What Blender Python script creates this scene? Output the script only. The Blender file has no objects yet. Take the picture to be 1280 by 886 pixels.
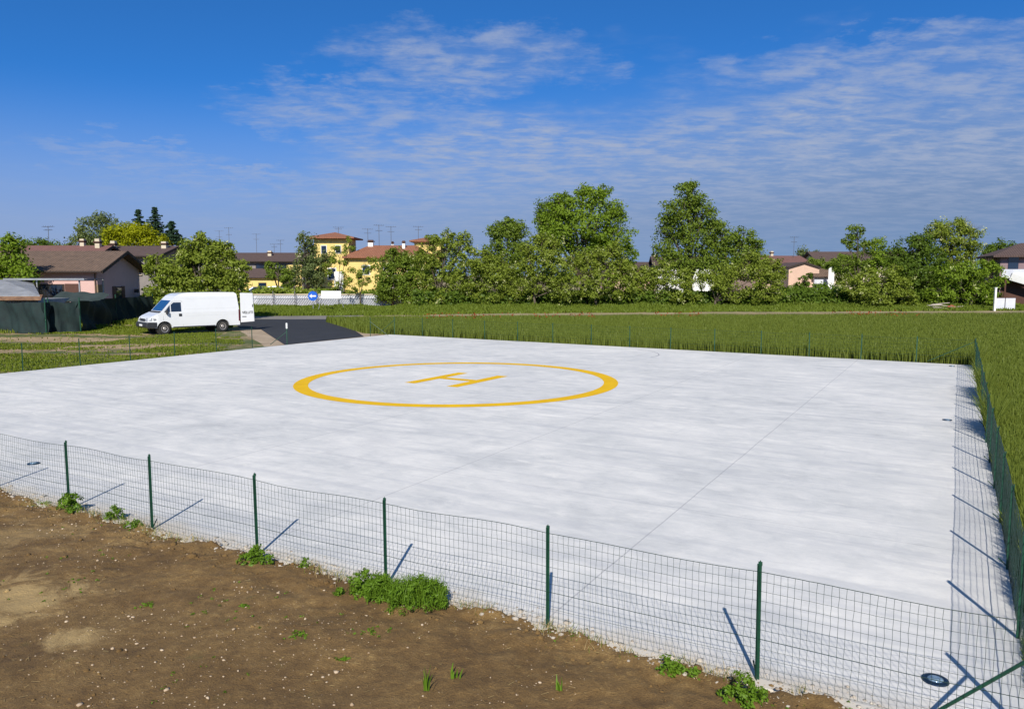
import bpy, bmesh, math, random
import numpy as np
from mathutils import Vector, Matrix
random.seed(7); RNG = np.random.default_rng(11)
S = bpy.context.scene
COL = S.collection
R = math.radians

# ------------------------------------------------------------ camera
CAMH, PITCH, FPX = 3.25, 0.1023166, 966.6
cd = bpy.data.cameras.new("camera"); cam = bpy.data.objects.new("camera", cd); COL.objects.link(cam)
cam.location = (0, 0, CAMH); cam.rotation_euler = (math.pi/2 - PITCH, 0, 0)
cd.sensor_width = 36; cd.lens = FPX/1280*36; cd.clip_start = .05; cd.clip_end = 6000
S.camera = cam
S.render.resolution_x = 1024; S.render.resolution_y = 708

# ------------------------------------------------------------ world: sky with high thin cloud
SUN_EL, SUN_AZ = 36.0, 184.5          # azimuth clockwise from +Y (camera looks along +Y, sun behind it)
W = bpy.data.worlds.new("World"); S.world = W; W.use_nodes = True
nt = W.node_tree; nt.nodes.clear(); N = nt.nodes.new; L = nt.links.new
def mth(op, a, b=None, clamp=False, tree=None):
    t = tree or nt
    n = t.nodes.new('ShaderNodeMath'); n.operation = op; n.use_clamp = clamp
    for i, v in enumerate((a, b)):
        if v is None: continue
        if isinstance(v, (int, float)): n.inputs[i].default_value = v
        else: t.links.new(v, n.inputs[i])
    return n.outputs[0]
def smooth(v, a, b, tree=None):
    t = tree or nt
    n = t.nodes.new('ShaderNodeMapRange'); n.interpolation_type = 'SMOOTHSTEP'
    t.links.new(v, n.inputs[0]); n.inputs[1].default_value = a; n.inputs[2].default_value = b
    return n.outputs[0]
tc = N('ShaderNodeTexCoord')
sep = N('ShaderNodeSeparateXYZ'); L(tc.outputs['Generated'], sep.inputs[0])
zz = mth('MAXIMUM', sep.outputs[2], 0.0)
# the deep polarised blue of the photograph: look the sky up a little higher than the ray
comb = N('ShaderNodeCombineXYZ'); L(sep.outputs[0], comb.inputs[0]); L(sep.outputs[1], comb.inputs[1])
L(mth('ADD', mth('MULTIPLY', zz, 1.6), 0.10), comb.inputs[2])
nrm = N('ShaderNodeVectorMath'); nrm.operation = 'NORMALIZE'; L(comb.outputs[0], nrm.inputs[0])
sky = N('ShaderNodeTexSky'); sky.sky_type = 'NISHITA'; sky.sun_disc = False
sky.sun_elevation = R(SUN_EL); sky.sun_rotation = R(SUN_AZ); sky.altitude = 200
sky.air_density = 1.0; sky.dust_density = 0.4; sky.ozone_density = 3.0
L(nrm.outputs[0], sky.inputs[0])
tint = N('ShaderNodeMixRGB'); tint.blend_type = 'MULTIPLY'; tint.inputs[0].default_value = 1
L(sky.outputs[0], tint.inputs[1]); 
tm = N('ShaderNodeMixRGB'); L(smooth(zz, .30, .70), tm.inputs[0]); tm.inputs[1].default_value = (.31, 1.0, 1.68, 1); tm.inputs[2].default_value = (.85, .95, 1.0, 1)
L(tm.outputs[0], tint.inputs[2])
# cloud layer on a high plane
den = mth('ADD', zz, 0.11)
pu = mth('DIVIDE', sep.outputs[0], den); pv = mth('DIVIDE', sep.outputs[1], den)
cv = N('ShaderNodeCombineXYZ'); L(pu, cv.inputs[0]); L(pv, cv.inputs[1])
def noise(vec, scale, detail=6, rough=.55, sc=(1, 1, 1), rot=0, dist=0, tree=None, loc=(0, 0, 0)):
    t = tree or nt
    m = t.nodes.new('ShaderNodeMapping'); t.links.new(vec, m.inputs[0]); m.inputs['Scale'].default_value = sc
    m.inputs['Rotation'].default_value[2] = rot; m.inputs['Location'].default_value = loc
    n = t.nodes.new('ShaderNodeTexNoise'); t.links.new(m.outputs[0], n.inputs['Vector'])
    n.inputs['Scale'].default_value = scale; n.inputs['Detail'].default_value = detail
    n.inputs['Roughness'].default_value = rough; n.inputs['Distortion'].default_value = dist
    return n.outputs['Fac']
az = mth('DIVIDE', sep.outputs[0], mth('MAXIMUM', sep.outputs[1], .05))     # tan azimuth
big = noise(cv.outputs[0], 1.5, 5, .55, (1, 1, 1), .2, .2, loc=(3.2, 1.4, 0))
mid_ = noise(cv.outputs[0], 4.2, 8, .62, (1, 1.15, 1), -.1, .25)
rip = noise(cv.outputs[0], 11, 8, .64, (.75, 1.5, 1), -.22, .25, loc=(1, 5, 0))
dxa = mth('MULTIPLY', mth('SUBTRACT', noise(cv.outputs[0], 3.5, 6, .65, loc=(2, 2, 0)), .5), .34); dza = mth('MULTIPLY', mth('SUBTRACT', noise(cv.outputs[0], 4.5, 6, .65, loc=(6, 1, 0)), .5), .11)
def blob_(a0, z0, wa, wz):
    u = mth('POWER', mth('DIVIDE', mth('SUBTRACT', mth('ADD', az, dxa), a0), wa), 2.0); v_ = mth('POWER', mth('DIVIDE', mth('SUBTRACT', mth('ADD', zz, dza), z0), wz), 2.0)
    return mth('SUBTRACT', 1.0, smooth(mth('ADD', u, v_), 0.0, 1.0))
# bank of cloud: low over the whole view and high in the middle and to the right
lim = mth('ADD', mth('MULTIPLY', smooth(az, -.42, -.02), .135), .085)
lim = mth('SUBTRACT', lim, mth('MULTIPLY', smooth(az, .50, .80), .03))
edge = mth('ADD', lim, mth('MULTIPLY', mth('SUBTRACT', big, .5), .30))
msk = mth('SUBTRACT', 1.0, smooth(mth('SUBTRACT', zz, edge), -.07, .035))
for bb in ((-.06, .255, .20, .05), (-.20, .195, .20, .04), (.48, .235, .30, .036), (-.50, .137, .16, .018), (-.30, .112, .30, .018), (.60, .20, .25, .04)):
    msk = mth('MAXIMUM', msk, mth('MULTIPLY', blob_(*bb), .80))
tex = mth('ADD', mth('MULTIPLY', mid_, .62), mth('MULTIPLY', rip, .40))
cl = mth('MULTIPLY', msk, mth('ADD', mth('MULTIPLY', smooth(tex, .40, .64), .80), .20))
cl = mth('MULTIPLY', cl, mth('ADD', mth('MULTIPLY', smooth(az, -.75, -.1), .52), .40), True)
lowhaze = mth('MULTIPLY', mth('SUBTRACT', 1.0, smooth(mth('SUBTRACT', zz, mth('MULTIPLY', smooth(az, -.5, .6), .05)), 0.02, .23)), .92)
cl = mth('MULTIPLY', cl, mth('ADD', mth('MULTIPLY', smooth(zz, .02, .17), .82), .18))
hzc = N('ShaderNodeMixRGB'); L(smooth(az, -.6, .6), hzc.inputs[0]); hzc.inputs[1].default_value = (2.85, 3.65, 5.6, 1); hzc.inputs[2].default_value = (1.75, 2.55, 4.1, 1)
lh = N('ShaderNodeMixRGB'); L(lowhaze, lh.inputs[0]); L(tint.outputs[0], lh.inputs[1]); L(hzc.outputs[0], lh.inputs[2])
mx = N('ShaderNodeMixRGB'); L(cl, mx.inputs[0]); L(lh.outputs[0], mx.inputs[1]); mx.inputs[2].default_value = (3.7, 4.35, 5.9, 1)
bg = N('ShaderNodeBackground'); L(mx.outputs[0], bg.inputs[0]); bg.inputs[1].default_value = 0.085
wo = N('ShaderNodeOutputWorld'); L(bg.outputs[0], wo.inputs[0])

# ------------------------------------------------------------ sun and exposure
sd = bpy.data.lights.new("sun", 'SUN'); sun = bpy.data.objects.new("sun", sd); COL.objects.link(sun)
sd.energy = 4.6; sd.angle = R(.53); sd.color = (1, .94, .84)
a, e = R(SUN_AZ), R(SUN_EL)
sdir = Vector((math.sin(a)*math.cos(e), math.cos(a)*math.cos(e), math.sin(e)))
sun.rotation_euler = sdir.to_track_quat('Z', 'Y').to_euler()
S.view_settings.view_transform = 'Standard'; S.view_settings.look = 'None'
S.view_settings.exposure = 0.25; S.view_settings.gamma = 1; S.view_settings.use_curve_mapping = False
S.render.engine = 'CYCLES'
S.cycles.max_bounces = 6; S.cycles.transparent_max_bounces = 8

# ------------------------------------------------------------ measuring helpers (photo pixel + distance -> world point)
_c, _s = math.cos(PITCH), math.sin(PITCH)
def ray(px, py):
    a_, b_ = (px-640)/FPX, -(py-443)/FPX
    return Vector((a_, _c+b_*_s, -_s+b_*_c))
def at(px, py, Y): d = ray(px, py); return Vector((0, 0, CAMH)) + d*(Y/d.y)
def gp(px, py, z=0.0): d = ray(px, py); return Vector((0, 0, CAMH)) + d*((z-CAMH)/d.z)

# ------------------------------------------------------------ value noise for meshes
def _h(i, j, s):
    n = (i.astype(np.int64)*374761393 + j.astype(np.int64)*668265263 + s*69069) & 0x7fffffff
    n = ((n ^ (n >> 13))*1274126177) & 0x7fffffff
    return ((n ^ (n >> 16)) & 0xffff)/65535.0
def vnoise(x, y, s=0):
    i, j = np.floor(x), np.floor(y); u, v = x-i, y-j; u = u*u*(3-2*u); v = v*v*(3-2*v)
    a_, b_, c_, d_ = _h(i, j, s), _h(i+1, j, s), _h(i, j+1, s), _h(i+1, j+1, s)
    return a_*(1-u)*(1-v)+b_*u*(1-v)+c_*(1-u)*v+d_*u*v
def fbm(x, y, o=4, s=0):
    x = np.asarray(x, float); y = np.asarray(y, float); r = 0; A = .5
    for k in range(o): r = r + A*vnoise(x*2**k, y*2**k, s+k*17); A *= .5
    return r

# ------------------------------------------------------------ object helpers
def tag(o, label=None, cat=None, group=None, kind=None):
    if label: o['label'] = label
    if cat: o['category'] = cat
    if group: o['group'] = group
    if kind: o['kind'] = kind
    return o
def empty(name, loc=(0, 0, 0), rz=0, label=None, cat=None, group=None):
    o = bpy.data.objects.new(name, None); COL.objects.link(o); o.location = loc; o.rotation_euler = (0, 0, rz)
    o.empty_display_size = .2
    return tag(o, label, cat, group)
def link_mesh(name, me, mat, parent=None, smooth_=False, loc=None):
    if mat: me.materials.append(mat)
    if smooth_: me.shade_smooth()
    o = bpy.data.objects.new(name, me); COL.objects.link(o)
    if parent: o.parent = parent
    if loc is not None: o.location = loc
    return o
def np_mesh(name, V, F):
    """V (n,3) floats, F (m,k) ints with fixed k"""
    me = bpy.data.meshes.new(name); V = np.asarray(V, np.float32); F = np.asarray(F, np.int32)
    m, k = F.shape
    me.vertices.add(len(V)); me.vertices.foreach_set('co', V.ravel())
    me.loops.add(m*k); me.loops.foreach_set('vertex_index', F.ravel())
    me.polygons.add(m); me.polygons.foreach_set('loop_start', np.arange(m, dtype=np.int32)*k)
    me.polygons.foreach_set('loop_total', np.full(m, k, np.int32))
    me.update(calc_edges=True); me.validate()
    return me
class MB:
    def __init__(s): s.v = []; s.f = []
    def add(s, vs, fs):
        n = len(s.v); s.v += [tuple(v) for v in vs]; s.f += [tuple(i+n for i in f) for f in fs]; return s
    def box(s, c, d, rz=0, rx=0, ry=0):
        M = Matrix.Translation(c) @ Matrix.Rotation(rz, 4, 'Z') @ Matrix.Rotation(ry, 4, 'Y') @ Matrix.Rotation(rx, 4, 'X')
        vs = [M @ Vector((x*d[0]/2, y*d[1]/2, z*d[2]/2)) for z in (-1, 1) for y in (-1, 1) for x in (-1, 1)]
        return s.add(vs, [(0, 2, 3, 1), (4, 5, 7, 6), (0, 1, 5, 4), (2, 6, 7, 3), (0, 4, 6, 2), (1, 3, 7, 5)])
    def prism(s, pts, n):
        """pts: planar polygon (3D); n: offset vector"""
        n = Vector(n); k = len(pts); P = [Vector(p) for p in pts]
        return s.add(P+[p+n for p in P], [tuple(range(k))[::-1], tuple(range(k, 2*k))]+[(i, (i+1) % k, (i+1) % k+k, i+k) for i in range(k)])
    def tube(s, pts, rs, k=8, cap=True):
        P = [Vector(p) for p in pts]
        if isinstance(rs, (int, float)): rs = [rs]*len(P)
        base = len(s.v); ref = None
        for i, p in enumerate(P):
            t = (P[min(i+1, len(P)-1)]-P[max(i-1, 0)]).normalized()
            if ref is None: ref = Vector((0, 1, 0)) if abs(t.y) < .8 else Vector((1, 0, 0))
            u = t.cross(ref).normalized(); w = t.cross(u)
            ref = -u.cross(t) if False else ref
            for j in range(k):
                a_ = 2*math.pi*j/k; s.v.append(tuple(p+(u*math.cos(a_)+w*math.sin(a_))*rs[i]))
        for i in range(len(P)-1):
            for j in range(k):
                a_, b_ = base+i*k+j, base+i*k+(j+1) % k; s.f.append((a_, b_, b_+k, a_+k))
        if cap: s.f.append(tuple(base+j for j in range(k))[::-1]); s.f.append(tuple(base+(len(P)-1)*k+j for j in range(k)))
        return s
    def lathe(s, prof, c=(0, 0, 0), axis='z', k=24):
        base = len(s.v)
        for r, h in prof:
            for j in range(k):
                a_ = 2*math.pi*j/k; x, y = r*math.cos(a_), r*math.sin(a_)
                p = (x, y, h) if axis == 'z' else (x, h, y)
                s.v.append((p[0]+c[0], p[1]+c[1], p[2]+c[2]))
        for i in range(len(prof)-1):
            for j in range(k):
                a_, b_ = base+i*k+j, base+i*k+(j+1) % k; s.f.append((a_, b_, b_+k, a_+k))
        s.f.append(tuple(base+j for j in range(k))[::-1]); s.f.append(tuple(base+(len(prof)-1)*k+j for j in range(k)))
        return s
    def build(s, name, mat, parent=None, bevel=0, smooth_=False, world=False, loc=None):
        v = s.v
        if world and parent: o_ = parent.location; v = [(a_[0]-o_.x, a_[1]-o_.y, a_[2]-o_.z) for a_ in v]
        me = bpy.data.meshes.new(name); me.from_pydata(v, [], s.f); me.update()
        b = bmesh.new(); b.from_mesh(me); bmesh.ops.recalc_face_normals(b, faces=b.faces); b.to_mesh(me); b.free()
        o = link_mesh(name, me, mat, parent, smooth_, loc)
        if bevel:
            m = o.modifiers.new('bevel', 'BEVEL'); m.width = bevel; m.segments = 2; m.limit_method = 'ANGLE'; m.angle_limit = R(35)
        return o

# ------------------------------------------------------------ materials
def newmat(name):
    m = bpy.data.materials.new(name); m.use_nodes = True; t = m.node_tree
    return m, t, t.nodes['Principled BSDF']
def ramp(t, fac, stops):
    r = t.nodes.new('ShaderNodeValToRGB'); t.links.new(fac, r.inputs[0])
    el = r.color_ramp.elements
    while len(el) < len(stops): el.new(.5)
    for e_, (p, c) in zip(el, stops): e_.position = p; e_.color = (*c, 1)
    return r.outputs[0]
def mixc(t, fac, a_, b_, mode='MIX'):
    m = t.nodes.new('ShaderNodeMixRGB'); m.blend_type = mode
    for i, v in enumerate((fac, a_, b_)):
        if isinstance(v, (int, float)): m.inputs[i].default_value = v
        elif isinstance(v, tuple): m.inputs[i].default_value = (*v, 1)
        else: t.links.new(v, m.inputs[i])
    return m.outputs[0]
def bump(t, b, h, st=.3, dist=.02):
    n = t.nodes.new('ShaderNodeBump'); n.inputs['Strength'].default_value = st; n.inputs['Distance'].default_value = dist
    t.links.new(h, n.inputs['Height']); t.links.new(n.outputs[0], b.inputs['Normal'])
def ocoord(t): return t.nodes.new('ShaderNodeTexCoord').outputs['Object']
def mat(name, c1, c2=None, scale=3, rough=.7, bmp=0, metal=0, coat=0, spec=.5):
    m, t, b = newmat(name)
    c2 = c2 or tuple(x*.8 for x in c1); v = ocoord(t)
    f = noise(v, scale, 6, .6, tree=t)
    t.links.new(ramp(t, f, [(.3, c2), (.7, c1)]), b.inputs['Base Color'])
    b.inputs['Roughness'].default_value = rough; b.inputs['Metallic'].default_value = metal
    b.inputs['Coat Weight'].default_value = coat; b.inputs['Specular IOR Level'].default_value = spec
    if bmp: bump(t, b, noise(v, scale*6, 6, .65, tree=t), bmp)
    return m
def leafmat(name, dark, light, tr=.35, patch=.5):
    m = bpy.data.materials.new(name); m.use_nodes = True; t = m.node_tree; t.nodes.clear()
    v = ocoord(t); g = t.nodes.new('ShaderNodeNewGeometry')
    f = noise(v, patch, 4, .6, tree=t)
    f = mth('ADD', mth('MULTIPLY', f, .9), mth('MULTIPLY', mth('SUBTRACT', g.outputs['Random Per Island'], .5), .55, tree=t), tree=t)
    c = ramp(t, f, [(.15, dark), (.75, light)])
    d = t.nodes.new('ShaderNodeBsdfDiffuse'); t.links.new(c, d.inputs[0])
    tl = t.nodes.new('ShaderNodeBsdfTranslucent')
    t.links.new(mixc(t, 1.0, c, (1.0, 1.1, .45), 'MULTIPLY'), tl.inputs[0])
    gl = t.nodes.new('ShaderNodeBsdfGlossy'); gl.inputs['Roughness'].default_value = .45; gl.inputs[0].default_value = (1, 1, 1, 1)
    m1 = t.nodes.new('ShaderNodeMixShader'); m1.inputs[0].default_value = tr
    t.links.new(d.outputs[0], m1.inputs[1]); t.links.new(tl.outputs[0], m1.inputs[2])
    m2 = t.nodes.new('ShaderNodeMixShader'); m2.inputs[0].default_value = .008
    t.links.new(m1.outputs[0], m2.inputs[1]); t.links.new(gl.outputs[0], m2.inputs[2])
    o = t.nodes.new('ShaderNodeOutputMaterial'); t.links.new(m2.outputs[0], o.inputs[0])
    return m
M = {}
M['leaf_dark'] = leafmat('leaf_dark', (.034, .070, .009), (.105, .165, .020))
M['leaf_mid'] = leafmat('leaf_mid', (.040, .082, .010), (.160, .225, .028))
M['leaf_bright'] = leafmat('leaf_bright', (.050, .108, .008), (.180, .265, .024))
M['leaf_acacia'] = leafmat('leaf_acacia', (.058, .105, .010), (.215, .270, .036))
M['leaf_yellow'] = leafmat('leaf_yellow', (.12, .17, .004), (.30, .32, .010))
M['leaf_grey'] = leafmat('leaf_grey', (.055, .085, .028), (.15, .19, .065))
M['leaf_conifer'] = leafmat('leaf_conifer', (.010, .026, .014), (.030, .06, .032), .1)
M['blossom'] = leafmat('blossom', (.28, .33, .10), (.52, .53, .24), .3)
M['wheat'] = leafmat('wheat', (.072, .112, .018), (.165, .205, .034), .35, .12)
M['grass'] = leafmat('grass', (.050, .095, .008), (.16, .20, .022), .3, .35)
M['verge'] = leafmat('verge', (.040, .085, .008), (.15, .20, .025), .3, .3)
M['weed'] = leafmat('weed', (.030, .075, .006), (.13, .23, .02), .3, 6)
M['poppy'] = leafmat('poppy', (.22, .04, .015), (.34, .06, .02), .2)
M['bark'] = mat('bark', (.13, .10, .07), (.06, .045, .03), 4, .9, .5)
M['fence_green'] = mat('fence_green', (.012, .070, .038), (.008, .045, .026), 8, .45)
M['wire_green'] = mat('wire_green', (.010, .048, .030), (.006, .03, .02), 8, .5)
M['white_paint'] = mat('white_paint', (.80, .81, .82), (.76, .77, .78), 1.2, .28, 0, 0, .5)
M['white'] = mat('white', (.82, .82, .80), (.72, .72, .70), 2, .6)
M['black_plastic'] = mat('black_plastic', (.035, .037, .042), (.025, .026, .03), 4, .55)
M['rubber'] = mat('rubber', (.02, .02, .02), (.03, .029, .028), 9, .85)
M['rim'] = mat('rim', (.55, .50, .47), (.40, .36, .33), 9, .4, 0, .5)
M['glass'] = mat('glass', (.015, .03, .06), (.012, .022, .045), .8, .06, 0, 0, 0, .8)
M['windshield'] = mat('windshield', (.02, .09, .22), (.015, .06, .16), .8, .05, 0, 0, .3, 1)
M['lamp'] = mat('lamp', (.6, .6, .6), (.35, .35, .36), 12, .15, 0, .3)
M['red_lamp'] = mat('red_lamp', (.12, .01, .02), (.08, .01, .02), 6, .3)
M['ink'] = mat('ink', (.03, .03, .035), (.03, .03, .035), 2, .6)
M['pink_wall'] = mat('pink_wall', (.66, .44, .40), (.58, .38, .35), 1.0, .9, .2)
M['peach_wall'] = mat('peach_wall', (.66, .46, .35), (.56, .38, .29), .8, .9, .2)
M['yellow_wall'] = mat('yellow_wall', (.78, .60, .22), (.68, .51, .18), .7, .9, .2)
M['cream_wall'] = mat('cream_wall', (.62, .54, .40), (.52, .45, .33), .7, .9, .2)
M['grey_wall'] = mat('grey_wall', (.27, .24, .22), (.20, .18, .17), .7, .9, .2)
M['mauve_wall'] = mat('mauve_wall', (.26, .18, .19), (.20, .14, .15), .7, .9, .2)
M['brown_wall'] = mat('brown_wall', (.10, .045, .03), (.06, .028, .02), 1, .9, .2)
M['stone_wall'] = mat('stone_wall', (.30, .22, .13), (.16, .11, .07), 7, .9, .6)
M['wood_dark'] = mat('wood_dark', (.035, .02, .014), (.022, .013, .01), 3, .7, .2)
M['shutter'] = mat('shutter', (.10, .04, .03), (.07, .03, .02), 4, .6)
M['white_wall'] = mat('white_wall', (.66, .67, .72), (.50, .52, .58), .9, .9, .2)
M['metal_grey'] = mat('metal_grey', (.42, .43, .44), (.30, .31, .32), 3, .45, .1, .5)
M['antenna'] = mat('antenna', (.16, .16, .17), (.10, .10, .11), 5, .5, 0, .5)
M['blue_sign'] = mat('blue_sign', (.01, .12, .60), (.01, .10, .50), 3, .4)
M['blue_car'] = mat('blue_car', (.02, .05, .16), (.015, .04, .12), 3, .25, 0, .2, .6)
M['silver_car'] = mat('silver_car', (.50, .52, .55), (.42, .44, .47), 3, .3, 0, .5, .5)
M['net_green'] = mat('net_green', (.009, .028, .026), (.004, .012, .013), 2.2, .85, .5)
M['net_light'] = mat('net_light', (.036, .055, .052), (.018, .030, .028), 1.5, .85, .5)
M['rust'] = mat('rust', (.30, .17, .09), (.12, .06, .035), 3.5, .9, .3)
M['brick_red'] = mat('brick_red', (.38, .09, .05), (.28, .07, .04), 6, .9, .3)
M['rubble'] = mat('rubble', (.55, .50, .42), (.30, .25, .20), 5, .95, .4)
M['pebble'] = mat('pebble', (.60, .48, .34), (.32, .22, .13), 2.3, .9)

def roofmat(name, c1, c2, axis=0):
    m, t, b = newmat(name); v = ocoord(t)
    w = t.nodes.new('ShaderNodeTexWave'); w.bands_direction = 'XY'[axis]; w.inputs['Scale'].default_value = 1.4; w.inputs['Distortion'].default_value = .6
    t.links.new(v, w.inputs['Vector'])
    n = noise(v, 2.2, 7, .7, tree=t)
    f = mth('ADD', mth('MULTIPLY', n, .75, tree=t), mth('MULTIPLY', w.outputs['Fac'], .25, tree=t), tree=t)
    t.links.new(ramp(t, f, [(.3, c2), (.7, c1)]), b.inputs['Base Color']); b.inputs['Roughness'].default_value = .9
    bump(t, b, w.outputs['Fac'], .6, .05)
    return m
M['roof_brown'] = roofmat('roof_brown', (.185, .12, .085), (.075, .052, .038))
M['roof_red'] = roofmat('roof_red', (.33, .14, .08), (.20, .08, .045))
M['roof_rust'] = roofmat('roof_rust', (.21, .10, .085), (.13, .065, .055))
M['roof_dark'] = roofmat('roof_dark', (.115, .075, .065), (.07, .045, .04))
def corrugated():
    m, t, b = newmat('corrugated'); v = ocoord(t)
    w = t.nodes.new('ShaderNodeTexWave'); w.inputs['Scale'].default_value = 3.2; t.links.new(v, w.inputs['Vector'])
    t.links.new(ramp(t, noise(v, 1.2, 6, .6, tree=t), [(.3, (.26, .27, .29)), (.7, (.42, .43, .45))]), b.inputs['Base Color'])
    b.inputs['Roughness'].default_value = .6; bump(t, b, w.outputs['Fac'], .8, .05); return m
M['corrugated'] = corrugated()

def wpos(t): return t.nodes.new('ShaderNodeNewGeometry').outputs['Position']
def concrete_mat():
    m, t, b = newmat('helipad_concrete'); v = ocoord(t)          # local x runs along the near edge, local y away from it
    s_ = t.nodes.new('ShaderNodeSeparateXYZ'); t.links.new(v, s_.inputs[0])
    n1 = noise(v, .25, 5, .55, (1, 1, 1), 0, .4, t)
    n2 = noise(v, .9, 9, .68, (.8, 1.2, 1), -.42, .5, t)
    n3 = noise(v, 2.4, 9, .72, (.75, 1.3, 1), .3, .4, t, (7, 3, 0))
    n4 = noise(v, 30, 5, .7, tree=t)
    f = mth('ADD', mth('ADD', mth('MULTIPLY', n1, .26, tree=t), mth('MULTIPLY', n2, .36, tree=t), tree=t),
            mth('ADD', mth('MULTIPLY', n3, .32, tree=t), mth('MULTIPLY', n4, .06, tree=t), tree=t), tree=t)
    c = ramp(t, f, [(.36, (.47, .475, .48)), (.47, (.62, .62, .61)), (.53, (.70, .69, .67)), (.62, (.82, .80, .76))])
    # damp grey patches and pale laitance left by the trowelling
    p = smooth(noise(v, .8, 9, .72, (.7, 1.3, 1), -.3, .8, t, (2, 9, 0)), .53, .72, t)
    c = mixc(t, mth('MULTIPLY', p, .26, tree=t), c, (.43, .44, .455))
    p2 = smooth(noise(v, 1.4, 9, .74, (.6, 1.5, 1), .9, .8, t, (5, 2, 0)), .54, .72, t)
    c = mixc(t, mth('MULTIPLY', p2, .55, tree=t), c, (.86, .835, .78))
    # long faint sweeps of the power float
    w = t.nodes.new('ShaderNodeTexNoise'); mp_ = t.nodes.new('ShaderNodeMapping'); t.links.new(v, mp_.inputs[0]); mp_.inputs['Scale'].default_value = (.12, 2.4, 1); mp_.inputs['Rotation'].default_value[2] = .12
    t.links.new(mp_.outputs[0], w.inputs['Vector']); w.inputs['Scale'].default_value = 1.3; w.inputs['Detail'].default_value = 6; w.inputs['Distortion'].default_value = .8
    c = mixc(t, mth('MULTIPLY', smooth(w.outputs['Fac'], .50, .66, t), .32, tree=t), c, (.47, .48, .51))
    st = smooth(noise(v, 1.0, 7, .7, (.35, 6.5, 1), .10, .5, t, (3, 8, 0)), .52, .70, t)
    c = mixc(t, mth('MULTIPLY', st, .30, tree=t), c, (.48, .49, .51))
    st2 = smooth(noise(v, 1.0, 7, .7, (5.0, .5, 1), -.35, .5, t, (1, 4, 0)), .56, .72, t)
    c = mixc(t, mth('MULTIPLY', st2, .22, tree=t), c, (.50, .51, .53))
    # sawn joints
    def joint(co, off, sp, wid, st):
        x = mth('ABSOLUTE', mth('SUBTRACT', mth('MODULO', mth('ADD', mth('SUBTRACT', co, off, tree=t), sp*40.5, tree=t), sp, tree=t), sp/2, tree=t), tree=t)
        return mth('MULTIPLY', mth('SUBTRACT', 1.0, smooth(x, wid*.4, wid, t), tree=t), st, tree=t)
    wob = mth('MULTIPLY', noise(v, .8, 3, .5, tree=t), .03, tree=t)
    jx = joint(mth('ADD', s_.outputs[0], wob, tree=t), 3.87, 7.9, .013, .42)
    jx2 = joint(mth('ADD', s_.outputs[0], wob, tree=t), 7.84, 7.9, .013, .38)
    jy = joint(mth('ADD', s_.outputs[1], wob, tree=t), 4.27, 4.3, .011, .32)
    j = mth('MAXIMUM', mth('MAXIMUM', jx, jx2, tree=t), jy, tree=t)
    c = mixc(t, j, c, (.22, .22, .25))
    # earth washed on to the near edge
    ed = mth('SUBTRACT', 1.0, smooth(mth('ADD', s_.outputs[1], mth('MULTIPLY', noise(v, 2.2, 6, .7, tree=t), -.9, tree=t), tree=t), -.45, .05, t), tree=t)
    c = mixc(t, mth('MULTIPLY', ed, .75, tree=t), c, (.60, .53, .43))
    t.links.new(c, b.inputs['Base Color']); b.inputs['Roughness'].default_value = .75
    bump(t, b, n4, .08, .01)
    return m
def soil_mat():
    m, t, b = newmat('soil'); v = wpos(t)
    n1 = noise(v, .9, 8, .62, tree=t); n2 = noise(v, 9, 8, .7, tree=t); n3 = noise(v, 60, 4, .7, tree=t)
    f = mth('ADD', mth('ADD', mth('MULTIPLY', n1, .38, tree=t), mth('MULTIPLY', n2, .34, tree=t), tree=t), mth('MULTIPLY', n3, .28, tree=t), tree=t)
    c = ramp(t, f, [(.35, (.072, .038, .012)), (.455, (.142, .080, .024)), (.54, (.205, .122, .040)), (.64, (.36, .235, .085))])
    # pale dry patches
    a_, b2 = gp(30, 760), gp(105, 803)
    def blob(p, rad):
        d = t.nodes.new('ShaderNodeVectorMath'); d.operation = 'DISTANCE'; t.links.new(v, d.inputs[0]); d.inputs[1].default_value = p
        dd = mth('ADD', d.outputs['Value'], mth('MULTIPLY', mth('SUBTRACT', noise(v, 2.2, 9, .68, (1, 1, 1), .4, .8, t), .5, tree=t), rad*3.6, tree=t), tree=t)
        return mth('SUBTRACT', 1.0, smooth(dd, rad*.15, rad*1.1, t), tree=t)
    pp = mth('MAXIMUM', blob(gp(30, 752), .75), blob(gp(98, 800), .30), tree=t)
    pp = mth('MAXIMUM', pp, mth('MULTIPLY', blob(gp(40, 668), .8), .45, tree=t), tree=t)
    pp = mth('MAXIMUM', pp, mth('MULTIPLY', smooth(noise(v, .7, 6, .6, tree=t, loc=(4, 4, 0)), .60, .75, t), .22, tree=t), tree=t)
    c = mixc(t, mth('MULTIPLY', pp, .72, tree=t), c, (.50, .35, .15))
    # thin green film of seedlings
    gg = smooth(noise(v, 2.3, 7, .7, tree=t, loc=(9, 1, 0)), .60, .76, t)
    c = mixc(t, mth('MULTIPLY', gg, .40, tree=t), c, (.10, .10, .02))
    sp = t.nodes.new('ShaderNodeTexVoronoi'); sp.inputs['Scale'].default_value = 26; t.links.new(v, sp.inputs['Vector'])
    s2 = mth('MULTIPLY', mth('SUBTRACT', 1.0, smooth(sp.outputs['Distance'], .12, .2, t), tree=t), smooth(n2, .52, .66, t), tree=t)
    c = mixc(t, mth('MULTIPLY', s2, .7, tree=t), c, (.45, .33, .2))
    t.links.new(c, b.inputs['Base Color']); b.inputs['Roughness'].default_value = .95
    bump(t, b, mth('ADD', n2, mth('MULTIPLY', n3, .5, tree=t), tree=t), .9, .03)
    return m
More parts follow.
